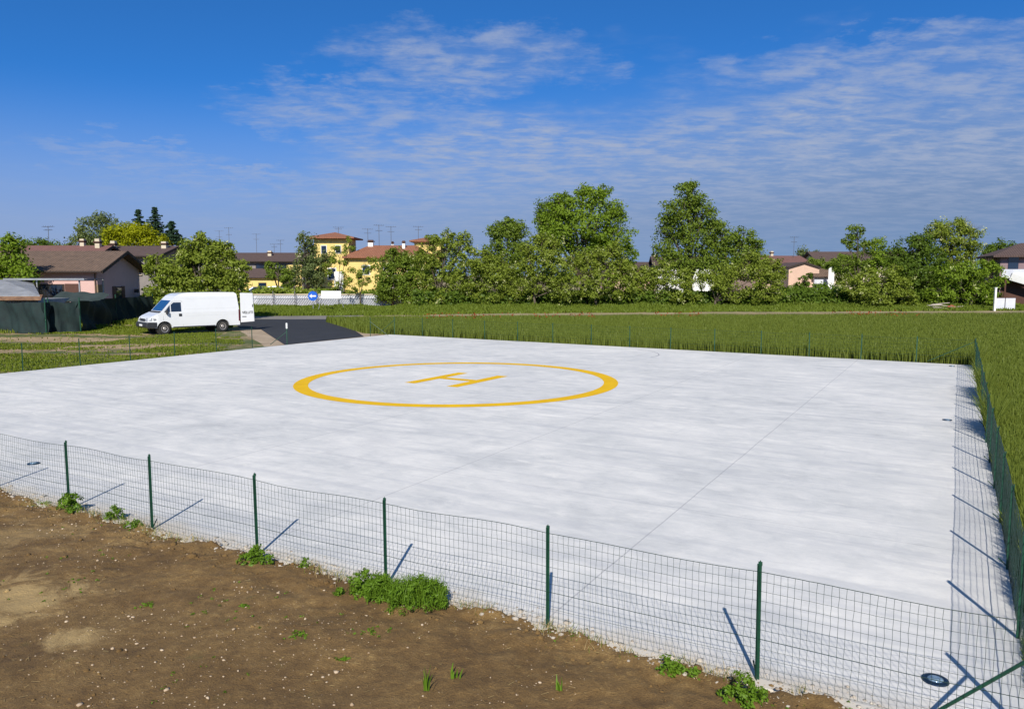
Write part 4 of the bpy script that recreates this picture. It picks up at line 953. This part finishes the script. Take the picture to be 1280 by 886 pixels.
# --- acacias and the two big trees
aca = [
 (80, 550, [(535, 320, 20, 20), (555, 308, 18, 16), (575, 312, 20, 18), (550, 345, 34, 26), (585, 345, 26, 28), (545, 372, 30, 18), (590, 370, 28, 18), (540, 300, 10, 8), (560, 294, 8, 7), (580, 297, 8, 7)], 'leftmost flowering acacia of the tree row, right of the yellow villa', .22),
 (79, 612, [(600, 330, 18, 18), (622, 340, 24, 22), (615, 365, 28, 20), (640, 360, 22, 24), (608, 318, 9, 8)], 'flowering acacia below the dark round-topped tree', .16),
 (77, 668, [(665, 330, 22, 18), (682, 318, 20, 16), (700, 335, 24, 18), (672, 355, 26, 20), (705, 360, 26, 22), (678, 300, 14, 10), (660, 312, 12, 9), (694, 306, 11, 9)], 'cream-blossomed acacia in front of the biggest tree', .34),
 (78, 745, [(735, 330, 22, 18), (755, 322, 22, 17), (775, 335, 18, 18), (745, 355, 28, 22), (778, 360, 20, 20), (768, 312, 14, 10)], 'cream-blossomed acacia under the right side of the biggest tree', .26),
 (79, 815, [(812, 350, 20, 16), (830, 340, 20, 14), (850, 352, 22, 18), (822, 368, 24, 16), (855, 370, 22, 14)], 'low flowering acacia in the gap left of the tall poplar', .26),
 (78, 895, [(885, 350, 20, 16), (905, 345, 22, 18), (930, 338, 22, 16), (950, 345, 20, 16), (915, 365, 28, 16), (955, 368, 28, 14), (940, 325, 14, 10), (968, 352, 12, 12)], 'wide low acacia with pale blossom left of the peach gable', .22),
 (77, 1092, [(1065, 355, 18, 14), (1085, 348, 18, 16), (1108, 350, 18, 16), (1128, 358, 16, 14), (1090, 370, 30, 13), (1130, 372, 20, 12), (1118, 336, 9, 8)], 'low acacia with pale blossom below the spindly tree', .20)]
for i, (yd, tx, lb, label, bl) in enumerate(aca):
    tree('acacia', label, yd, tx, lb, 'leaf_acacia', .23, .95, bl, (.35, .7), GB, seed=20+i, tr=.12)
tree('broadleaf_tree', 'dark green round-topped tree left of the biggest tree', 86, 632, [(635, 300, 24, 22), (622, 290, 14, 12), (648, 288, 14, 12), (618, 318, 16, 16), (652, 318, 18, 20), (636, 340, 24, 20), (636, 278, 11, 8)], 'leaf_mid', .26, 1.15, seed=30)
tree('broadleaf_tree', 'biggest and broadest green tree at the centre of the tree row', 84, 728, [(742, 248, 22, 17), (715, 262, 22, 18), (765, 270, 22, 20), (690, 268, 18, 17), (735, 285, 34, 24), (772, 300, 22, 22), (700, 295, 28, 24), (780, 322, 16, 22), (676, 280, 12, 12), (740, 315, 34, 22), (698, 252, 10, 9), (680, 304, 12, 16), (728, 238, 12, 8), (757, 240, 10, 8)], 'leaf_bright', .27, 1.1, .0, (.5, .9), seed=31, tr=.3)
tree('broadleaf_tree', 'darker tree peeping out behind the left shoulder of the biggest tree', 92, 690, [(690, 262, 22, 15), (680, 272, 10, 9), (704, 250, 12, 10), (690, 290, 20, 22)], 'leaf_dark', .26, 1.1, 0, (.45, .8), seed=51, tr=.2)
tree('broadleaf_tree', 'tallest narrow-crowned tree standing right of the sky gap', 84, 862, [(862, 245, 24, 17), (850, 262, 24, 20), (878, 268, 20, 20), (838, 285, 22, 22), (866, 298, 28, 24), (830, 312, 16, 18), (848, 330, 24, 18), (872, 325, 20, 16), (888, 285, 12, 12), (860, 234, 10, 7)], 'leaf_mid', .27, .92, 0, (.5, .9), seed=32, tr=.28)
tree('broadleaf_tree', 'shorter broad tree leaning right beside the tallest narrow tree', 85, 912, [(905, 298, 20, 18), (930, 296, 17, 14), (898, 280, 11, 9), (944, 308, 11, 12), (918, 318, 26, 18), (935, 322, 16, 14), (888, 312, 14, 18), (900, 335, 22, 18)], 'leaf_mid', .27, 1.0, 0, (.45, .85), seed=33, tr=.2)
tree('distant_tree', 'little grey-green treetop behind the peach gable', 140, 1012, [(1005, 318, 10, 9), (1022, 322, 12, 8)], 'leaf_grey', .36, 1, seed=34, cr=(.6, 1.0))
tree('garden_tree', 'dark green garden tree over the roof of the little grey shed', 108, 1030, [(1012, 335, 12, 9), (1030, 332, 16, 9), (1050, 335, 16, 12), (1018, 328, 9, 7)], 'leaf_mid', .30, 1.1, seed=35, cr=(.4, .8))
tree('garden_tree', 'spindly light green tree with sky showing through its crown', 82, 1072, [(1072, 292, 12, 13), (1060, 302, 12, 9), (1080, 310, 12, 12), (1075, 328, 12, 14), (1052, 330, 14, 12)], 'leaf_mid', .25, .6, 0, (.35, .65), seed=36, tr=.12)
tree('garden_tree', 'yellowish-green young tree beside the spindly tree', 83, 1095, [(1093, 308, 13, 14), (1102, 325, 14, 14), (1085, 335, 14, 14)], 'leaf_bright', .25, 1, .03, (.4, .7), seed=37, tr=.1)
tree('broadleaf_tree', 'dense round dark green tree between the young tree and the flowering one', 82, 1145, [(1142, 315, 28, 22), (1160, 325, 24, 24), (1122, 325, 18, 18), (1145, 345, 34, 20), (1178, 345, 20, 20), (1112, 345, 14, 18), (1150, 300, 16, 9)], 'leaf_dark', .25, 1.2, 0, (.45, .8), seed=38, tr=.18)
tree('acacia', 'tall acacia thick with cream blossom near the right edge', 84, 1190, [(1172, 288, 16, 13), (1190, 285, 20, 14), (1208, 298, 18, 16), (1185, 305, 22, 16), (1215, 315, 12, 14), (1195, 325, 20, 16)], 'leaf_acacia', .24, 1, .55, (.4, .75), seed=39, tr=.14, group=GB)
tree('bare_tree', 'leafless dark treetop poking above the blossoming acacia', 92, 1205, [(1205, 280, 13, 13), (1218, 286, 12, 10)], 'leaf_dark', .25, 1, seed=40, tr=.10, bare=True)
tree('acacia', 'bright yellow-green acacia hanging over the rubble heap', 77, 1215, [(1190, 345, 22, 16), (1215, 338, 22, 18), (1240, 345, 16, 16), (1200, 365, 30, 15), (1232, 368, 18, 13), (1175, 368, 20, 12), (1235, 328, 9, 9)], 'leaf_bright', .24, 1.05, .22, (.35, .7), seed=41, tr=.12, group=GB)
tree('distant_tree', 'small dark treetops left of the mauve house roof', 150, 1246, [(1240, 312, 12, 7), (1252, 306, 6, 8), (1266, 308, 4, 6), (1232, 320, 10, 9)], 'leaf_dark', .4, 1, seed=42, cr=(.6, 1.1))

tree('acacia', 'low acacia filling the sky gap between the biggest tree and the tall narrow tree', 80, 800, [(792, 352, 16, 16), (805, 345, 13, 13), (785, 340, 12, 14), (800, 368, 18, 14)], 'leaf_acacia', .23, .9, .2, (.35, .6), GB, seed=61, tr=.1)
tree('garden_tree', 'small dull green tree against the brown roof left of the peach gable', 95, 968, [(965, 332, 12, 10), (955, 326, 9, 8), (976, 342, 9, 12), (950, 340, 14, 14)], 'leaf_acacia', .24, 1.0, .05, (.35, .6), seed=62, tr=.1)
tree('garden_tree', 'dark little tree standing in front of the peach gable', 90, 1006, [(1006, 352, 9, 8), (1000, 360, 10, 8), (1012, 344, 4, 6)], 'leaf_dark', .2, 1.0, 0, (.25, .45), seed=63, tr=.07)
tree('garden_tree', 'green tree hiding the dark roof behind the spindly tree', 100, 1058, [(1055, 328, 14, 10), (1042, 332, 10, 8), (1070, 335, 14, 12), (1062, 345, 20, 12)], 'leaf_mid', .26, 1.0, .0, (.4, .7), seed=64, tr=.1)
# undergrowth: a tangled mass nobody could count
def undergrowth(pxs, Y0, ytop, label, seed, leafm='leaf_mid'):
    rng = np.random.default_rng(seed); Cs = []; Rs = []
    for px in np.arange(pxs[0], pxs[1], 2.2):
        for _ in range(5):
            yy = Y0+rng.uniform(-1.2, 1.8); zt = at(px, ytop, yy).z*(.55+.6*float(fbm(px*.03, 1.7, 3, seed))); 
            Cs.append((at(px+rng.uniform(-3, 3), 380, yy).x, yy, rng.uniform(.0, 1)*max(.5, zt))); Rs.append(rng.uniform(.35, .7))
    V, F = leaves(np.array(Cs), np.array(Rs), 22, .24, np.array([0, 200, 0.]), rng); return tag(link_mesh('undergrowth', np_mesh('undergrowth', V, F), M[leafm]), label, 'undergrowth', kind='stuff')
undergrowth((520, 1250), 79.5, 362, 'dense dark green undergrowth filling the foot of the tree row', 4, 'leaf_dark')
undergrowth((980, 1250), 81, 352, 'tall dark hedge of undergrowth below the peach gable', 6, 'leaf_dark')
undergrowth((300, 400), 90, 358, 'garden plants growing behind the lattice fence near the van', 5, 'leaf_acacia')
undergrowth((395, 530), 91, 362, 'low garden plants at the foot of the yellow villa', 8, 'leaf_mid')
undergrowth((182, 215), 66, 356, 'green bushes behind the right end of the netting', 9, 'leaf_mid')
# far-off belt of trees that closes the horizon
rng = np.random.default_rng(77); Cs, Rs = [], []
for X in np.arange(-260, 300, 1.6):
    for _ in range(3):
        Y_ = 230+rng.uniform(-8, 8); zt = 2.5+6.5*float(fbm(X*.045, 3.3, 4, 3)); Cs.append((X, Y_, rng.uniform(.1, 1)*zt)); Rs.append(rng.uniform(1.0, 1.9))
V, F = leaves(np.array(Cs), np.array(Rs), 20, .75, np.array([0, 400, 0.]), rng)
tag(link_mesh('distant_woods', np_mesh('woods', V, F), M['leaf_dark']), 'low belt of far-off trees closing the horizon', 'woods', kind='stuff')

# ============================================================ WHEAT AND GRASS
def blades(P, h, w, lean, rng, bend=.35):
    """P (n,3); each blade: a quad and a tip triangle folded into two quads"""
    n = len(P); a_ = rng.uniform(0, 6.283, n); d = np.stack([np.cos(a_), np.sin(a_), np.zeros(n)], 1)
    b_ = rng.uniform(0, 6.283, n); l_ = np.stack([np.cos(b_), np.sin(b_), np.zeros(n)], 1)*(lean*rng.random(n))[:, None]
    hz_ = np.zeros((n, 3)); hz_[:, 2] = h; s = d*(w/2)[:, None]
    m_ = P+hz_*.55+l_*(h*.35)[:, None]; t_ = P+hz_*(1-.1*bend)+l_*h[:, None]
    V = np.stack([P-s, P+s, m_+s*.9, m_-s*.9, t_+s*.25, t_-s*.25], 1).reshape(-1, 3)
    F = (np.array([[0, 1, 2, 3], [3, 2, 4, 5]])[None]+(np.arange(n)*6)[:, None, None]).reshape(-1, 4); return V, F
def side(px, py, a_, b_): return (b_[0]-a_[0])*(py-a_[1])-(b_[1]-a_[1])*(px-a_[0])
rng = np.random.default_rng(5)
n = 1500000
r_ = np.exp(rng.uniform(math.log(6), math.log(75), n)); th_ = rng.uniform(R(-20), R(52), n); X = r_*np.sin(th_); Y = r_*np.cos(th_)
A_ = (CORN.x+ND.x*.0, CORN.y); B_ = (FRo.x, FRo.y); FLt = (far[1].x, far[1].y)
off = .16
lx_ = np.interp(Y, [p_.y for p_ in rline], [p_.x for p_ in rline]); rg_ = fbm(X*1.1, Y*1.1, 3, 91); right_of = ((X-lx_)*.86 > off+.25*(rg_-.3)) & (Y > CORN.y)
beyond = (side(X, Y, FLt, B_) > (.16+.5*(rg_-.25))*(Vector((B_[0]-FLt[0], B_[1]-FLt[1], 0)).length))
edgeY = 56+X*.10; ok = (right_of | (beyond & (side(X, Y, (far[0].x+.2, far[0].y), (-14.2, 57)) < 0))) & (Y < edgeY) & (Y > 6.2)
X, Y, r_ = X[ok], Y[ok], r_[ok]
tram = fbm(X*.35, Y*.12, 3, 8)
h = (.37+.12*tram+.14*fbm(X*1.4, Y*1.4, 2, 61)+rng.normal(0, .028, len(X)))*np.clip(.8+rng.random(len(X))*.4, .8, 1)
w_ = .008+.0008*r_
P = np.stack([X, Y, np.full(len(X), -.07)], 1)
V, F = blades(P, h, w_, .30, rng); F_all = F
wh = tag(link_mesh('wheat_field', np_mesh('wheat', V, F), M['wheat']), 'tall green wheat growing in the field beyond the fences', 'wheat', kind='stuff'); print('wheat', len(X))

def grass(name, label, n, reg, hfun, m, rng, dens=None, wbase=.012, lean=.6):
    X = rng.uniform(reg[0], reg[1], n); Y = rng.uniform(reg[2], reg[3], n); k_ = dens(X, Y) > rng.random(n); X, Y = X[k_], Y[k_]
    dist = np.hypot(X, Y); P = np.stack([X, Y, np.full(len(X), -.06)], 1)
    V, F = blades(P, hfun(X, Y)*rng.uniform(.5, 1.2, len(X)), wbase+.0010*dist, lean, rng)
    return tag(link_mesh(name, np_mesh(name, V, F), M[m]), label, 'grass', kind='stuff')
onroad = lambda X, Y: np.abs(Y-np.interp(X, [p_[0] for p_ in road_c], [p_[1] for p_ in road_c])) < 2.3
padL = (lft[0].x, lft[0].y); padL2 = (FL.x, FL.y)
def d_scrub(X, Y):
    k_ = (side(X, Y, padL, padL2) > .15*30)
    ramp_ = (X > -13.6+(Y-38)*-.40+(fbm(X*.7, Y*.7, 3, 5)-.5)*3.5) & (X < -5) & (Y < 60)
    vanx = (np.abs((X-cvan.x)*hdg.x+(Y-cvan.y)*hdg.y) < 2.8) & (np.abs((X-cvan.x)*lf.x+(Y-cvan.y)*lf.y) < .95)
    m_ = np.clip((fbm(X*.17+3, Y*.36, 4, 21)-.44)*9, .015, .75)
    return k_*(~ramp_)*(~vanx)*m_*(~((np.abs(Y-60) < 3.6)))
grass('scrub_grass', 'patchy short grass on the scrub ground around the van', 260000, (-38, -8, 22, 57), lambda X, Y: .03+.09*fbm(X*.5, Y*.5, 3, 4)+.22*(np.clip((Y-np.interp(X, [-30, -24], [41.5, 47]))/2, 0, 1)), 'grass', rng, d_scrub)
def d_verge(X, Y): return (Y > np.interp(X, [p_[0] for p_ in road_c], [p_[1] for p_ in road_c])+np.where(X < -12, 3.2, 1.9)+(fbm(X*.4, Y*.4, 3, 71)-.5)*3.4)*np.where(X < -9, 1, .9)
grass('verge_grass', 'rough tall grass on the verge between the track and the tree row', 170000, (-32, 62, 61, 80), lambda X, Y: .08+.75*fbm(X*.45, Y*.6, 3, 14)**2+.25*np.clip((Y-74)/4, 0, 1)*(X > -9), 'verge', rng, d_verge, .03)
# weedy tufts pushing under the right fence
ts = rng.uniform(.4, dr.length, 9000); cl = fbm(ts*.75, ts*0, 3, 12); kp = cl > .49; ts = ts[kp]; hh = np.clip((cl[kp]-.43)*4.2, .12, .8)*np.clip((ts-1.0)/9, .22, 1)
nv = np.array([dru.y, -dru.x]); offs = rng.uniform(.02, .18, len(ts)); rpx = np.array([ralong(s_)[:2] for s_ in ts]); P = np.stack([rpx[:, 0]+nv[0]*offs, rpx[:, 1]+nv[1]*offs, np.full(len(ts), -.05)], 1)
V, F = blades(P, hh*rng.uniform(.5, 1.3, len(ts)), np.full(len(ts), .014), .55, rng)
tag(link_mesh('fence_weeds', np_mesh('fence_weeds', V, F), M['wheat']), 'weedy grass tufts pushing up along the right fence', 'weeds', kind='stuff')
# poppies along the far edge of the wheat
n = 420; X = rng.uniform(-12, 32, n); Y = 53.5+X*.10+rng.uniform(-2.5, 2.2, n); kp = fbm(X*.25, X*0, 3, 6) > .52; X, Y = X[kp], Y[kp]
C_ = np.stack([X, Y, rng.uniform(.44, .60, len(X))], 1)
V, F = leaves(C_, np.full(len(X), .05), 3, .07, np.array([0, 0, 0.]), rng); tag(link_mesh('poppies', np_mesh('poppies', V, F), M['poppy']), 'scattered red poppies along the far edge of the wheat', 'poppies', kind='stuff')

# ============================================================ FOREGROUND WEEDS, STONES
def weed(px, py, w, h_, label, kind='leafy', seed=0, n=None):
    rng = np.random.default_rng(seed+100); p_ = gp(px, py); z0 = soil_z(p_.x, p_.y); sc_ = p_.y/FPX
    o = empty('weed', (p_.x, p_.y, z0), 0, label, 'weed', 'green weeds on the bare soil'); W_, H_ = w*sc_, h_*sc_
    if kind == 'leafy':
        nc = max(6, int(W_*H_*520)); d_ = rng.normal(0, .42, (nc, 3)); d_[:, 2] = np.abs(d_[:, 2])
        Cs = np.stack([d_[:, 0]*W_/2*1.1, d_[:, 1]*W_/3, np.clip(rng.random(nc), .05, 1)*H_*np.exp(-(d_[:, 0])**2*1.2)], 1)
        V, F = leaves(Cs, np.full(nc, .040), 26, .022, np.array([0, .0, -.05]), rng, .8, 0, 1.5)
    elif kind == 'sparse':
        nc = 16; Cs = np.stack([rng.normal(0, W_*.32, nc), rng.normal(0, W_*.22, nc), np.full(nc, .008)], 1)
        V, F = leaves(Cs, rng.uniform(.012, .03, nc), 9, .013, np.array([0, 0, -2.]), rng, .4, 0, 1.8)
    elif kind == 'feathery':
        nc = max(8, int(W_*H_*900)); d_ = rng.uniform(-1, 1, nc)
        Cs = np.stack([d_*W_/2, rng.normal(0, W_/6, nc), rng.uniform(.1, 1, nc)*H_*np.sqrt(np.clip(1-d_**2*.8, 0, 1))], 1)
        V, F = leaves(Cs, np.full(nc, .055), 26, .014, np.array([0, .0, -.1]), rng, .9, 0, 3.4)
        nb = int(W_*H_*5200); db = rng.uniform(-1, 1, nb); Pb = np.stack([db*W_*.5, rng.normal(0, W_/7, nb), rng.uniform(0, .55, nb)*H_], 1)
        V2, F2 = blades(Pb, H_*.62*np.sqrt(np.clip(1.05-db**2*.8, 0, 1))*rng.uniform(.6, 1.1, nb), np.full(nb, .007), .9, rng); F = np.concatenate([F, F2+len(V)]); V = np.concatenate([V, V2])
    else:
        nb = n or 9; P = np.stack([rng.normal(0, W_/5, nb), rng.normal(0, W_/6, nb), np.zeros(nb)-.01], 1)
        V, F = blades(P, np.full(nb, H_)*rng.uniform(.55, 1.1, nb), np.full(nb, .016), .5, rng)
    link_mesh('foliage', np_mesh('foliage', V, F), M['weed'], o)
    st = MB()
    for k_ in range(4): a_ = random.uniform(0, 6.28); st.tube([(0, 0, -.03), (math.cos(a_)*W_*.12, math.sin(a_)*W_*.1, H_*.35), (math.cos(a_)*W_*.28, math.sin(a_)*W_*.15, H_*.7)], [.005, .004, .002], 5)
    if kind != 'blade': st.build('stem', M['weed'], o)
for i, w_ in enumerate([(88, 641, 34, 26, 'bushy green weed at the foot of the leftmost visible fence post', 'leafy'), (144, 650, 20, 20, 'upright leafy weed between the first two fence posts from the left', 'leafy'),
      (166, 660, 20, 13, 'low leafy weed just left of the second fence post', 'leafy'), (320, 706, 42, 22, 'spreading weed at the foot of the third fence post', 'leafy'), (380, 713, 12, 14, 'small sprig of weed on the soil bank right of the third post', 'leafy'),
      (455, 744, 60, 30, 'leafy weed clump at the foot of the fourth fence post', 'leafy'), (522, 762, 70, 38, 'largest feathery green bush growing against the fence', 'feathery'),
      (478, 752, 40, 34, 'feathery weed joined to the left side of the largest bush', 'feathery'), (838, 845, 30, 24, 'straggly leafy weed with a tall sprig left of the sixth fence post', 'leafy'), (866, 849, 26, 12, 'low flat weed between the straggly sprig and the sixth post', 'leafy'),
      (928, 878, 62, 36, 'broad-leaved weed at the foot of the sixth fence post', 'leafy'), (533, 868, 18, 30, 'tuft of grass blades with the longest leaf, on open soil at the bottom', 'blade'),
      (568, 852, 16, 18, 'short pair of grass blades right of the longer tuft on open soil', 'blade'), (460, 797, 34, 5, 'flat patch of small weeds on open soil below the largest bush', 'sparse'),
      (374, 800, 30, 4, 'thin patch of seedlings on open soil left of centre', 'sparse'), (432, 829, 14, 7, 'tiny weed beside a clod on open soil', 'sparse'),
      (700, 868, 12, 22, 'few thin grass blades near the bottom edge below the fifth post', 'blade'), (185, 757, 26, 4, 'thin green seedlings on the soil in the left foreground', 'sparse'), (55, 630, 26, 7, 'low flat weeds on the soil edge at far left', 'sparse'), (305, 762, 8, 5, 'tiny green tuft on the soil under the third post', 'sparse')]):
    weed(*w_, seed=i)
# loose stones: nobody could count them
def stones(name, label, pts, rs, m, seed, flat=.55):
    rng = np.random.default_rng(seed); b_ = bmesh.new(); bmesh.ops.create_icosphere(b_, subdivisions=1, radius=1); bv = np.array([v.co[:] for v in b_.verts]); bf = np.array([[v.index for v in f.verts] for f in b_.faces]); b_.free()
    n = len(pts); jit = 1+rng.uniform(-.3, .3, (n, len(bv), 1)); sc3 = np.stack([rng.uniform(.7, 1.4, n), rng.uniform(.7, 1.2, n), np.full(n, flat)], 1)[:, None]
    V = bv[None]*jit*sc3*np.array(rs)[:, None, None]; a_ = rng.uniform(0, 6.28, n); c_, s_ = np.cos(a_)[:, None], np.sin(a_)[:, None]
    V = np.stack([V[..., 0]*c_-V[..., 1]*s_, V[..., 0]*s_+V[..., 1]*c_, V[..., 2]], -1)+np.array(pts)[:, None]
    F = (bf[None]+(np.arange(n)*len(bv))[:, None, None]).reshape(-1, 3)
    return tag(link_mesh(name, np_mesh(name, V.reshape(-1, 3), F), m), label, 'stones', kind='stuff')
rng = np.random.default_rng(9); pts, rs = [], []
for k_ in range(13000):
    s_, d_ = rng.uniform(-1, 14), rng.uniform(.1, 7.5)
    if float(fbm(s_*.9, d_*.9, 3, 33)) < rng.uniform(.30, .62) - (.12 if d_ > 4.0 and s_ > 6 else 0): continue
    x_, y_ = CORN.x-ND.x*s_+OUT.x*d_, CORN.y-ND.y*s_+OUT.y*d_
    if y_ < 2.6: continue
    r0 = float(np.clip(rng.lognormal(-5.25, .50), .0025, .024)); pts.append((x_, y_, soil_z(x_, y_)+r0*.2)); rs.append(r0)
stones('pebbles', 'pale pebbles and grit scattered over the brown soil', pts, rs, M['pebble'], 3); print('pebbles', len(pts))
pts, rs = [], []
for k_ in range(4200):
    s_ = rng.uniform(-2, 24); d_ = rng.normal(.02, .10)+(float(fbm(np.array(s_*1.1), np.array(3.), 4, 5))-.47)*.42
    x_, y_ = CORN.x-ND.x*s_+OUT.x*d_, CORN.y-ND.y*s_+OUT.y*d_; r0 = float(np.clip(rng.lognormal(-4.7, .5), .003, .032)); pts.append((x_, y_, max(0, soil_z(x_, y_))+r0*.15)); rs.append(r0)
stones('slab_edge_rubble', 'whitish crumbs of broken concrete along the slab edge under the near fence', pts, rs, M['rubble'], 4, .6)
pts, rs = [], []
for k_ in range(14000):
    s_, d_ = rng.uniform(-1, 14), rng.uniform(.05, 7)
    if float(fbm(s_*1.3, d_*1.3, 3, 3)) < rng.uniform(.3, .6)-(.25 if d_ < .5 else 0): continue
    x_, y_ = CORN.x-ND.x*s_+OUT.x*d_, CORN.y-ND.y*s_+OUT.y*d_; r0 = float(np.clip(rng.lognormal(-4.7, .6), .004, .06)); r0 *= (1 if d_ < .6 else .6)
    pts.append((x_, y_, soil_z(x_, y_)+r0*.1)); rs.append(r0)
stones('soil_clods', 'crumbling brown soil clods over the bare earth', pts, rs, M['soil'], 5, .7)

rng = np.random.default_rng(19)
def on_soil(n, s0, s1, d0, d1):
    s_ = rng.uniform(s0, s1, n); d_ = rng.uniform(d0, d1, n); return s_, d_, CORN.x-ND.x*s_+OUT.x*d_, CORN.y-ND.y*s_+OUT.y*d_
s_, d_, x_, y_ = on_soil(2600, -1, 15, .1, 7.5); kp = fbm(s_*1.2, d_*1.2, 3, 44) > .46; A, B = [], []
for a_, b_ in zip(x_[kp], y_[kp]):
    an = rng.uniform(0, 6.28); ln = rng.uniform(.015, .07); z_ = soil_z(a_, b_)+.006; A.append((a_, b_, z_)); B.append((a_+math.cos(an)*ln, b_+math.sin(an)*ln, z_+rng.uniform(0, .012)))
V, F = seg_arrays(A, B, .0016); tag(link_mesh('straw', np_mesh('straw', V, F), mat('straw', (.50, .38, .16), (.34, .24, .10), 9, .9)), 'dry straw bits scattered on the brown soil', 'straw', kind='stuff')
s_, d_, x_, y_ = on_soil(1500, -1, 15, .0, 6.5); m_ = fbm(s_*.9, d_*.9, 3, 55); kp = m_ > .55-.08*np.exp(-d_*1.4); Cs = np.array([(a_, b_, soil_z(a_, b_)+.006) for a_, b_ in zip(x_[kp], y_[kp])])
V, F = leaves(Cs, rng.uniform(.01, .035, len(Cs)), 10, .013, np.array([0, 0, -5.]), rng, .35); tag(link_mesh('seedlings', np_mesh('seedlings', V, F), M['weed']), 'tiny green seedlings dotted over the brown soil', 'seedlings', kind='stuff')

# dry straw-coloured stems and thin green blades straggling along the soil edge at the fence foot
s_ = rng.uniform(-1, 16, 5200); cl_ = fbm(s_*1.7, s_*0, 3, 88); kp = cl_ > .44; s_ = s_[kp]; rg2 = (fbm(s_*1.1, s_*0+3, 4, 5)-.47)*.42; d_ = rg2+rng.normal(.10, .07, len(s_))
x_, y_ = CORN.x-ND.x*s_+OUT.x*d_, CORN.y-ND.y*s_+OUT.y*d_; z_ = np.array([soil_z(a_, b_) for a_, b_ in zip(x_, y_)]); P = np.stack([x_, y_, np.maximum(z_, -.1)], 1); dry = rng.random(len(s_)) < .55
for nm, kk, mt, lb in (('dry_stems', dry, mat('dry_stem', (.46, .35, .16), (.26, .19, .09), 6, .9), 'dry straw-coloured stems straggling along the foot of the near fence'), ('edge_grass', ~dry, M['verge'], 'thin green grass blades straggling along the foot of the near fence')):
    n_ = int(kk.sum()); V, F = blades(P[kk], rng.uniform(.02, .09, n_), np.full(n_, .004), 1.3, rng); tag(link_mesh(nm, np_mesh(nm, V, F), mt), lb, 'grass', kind='stuff')
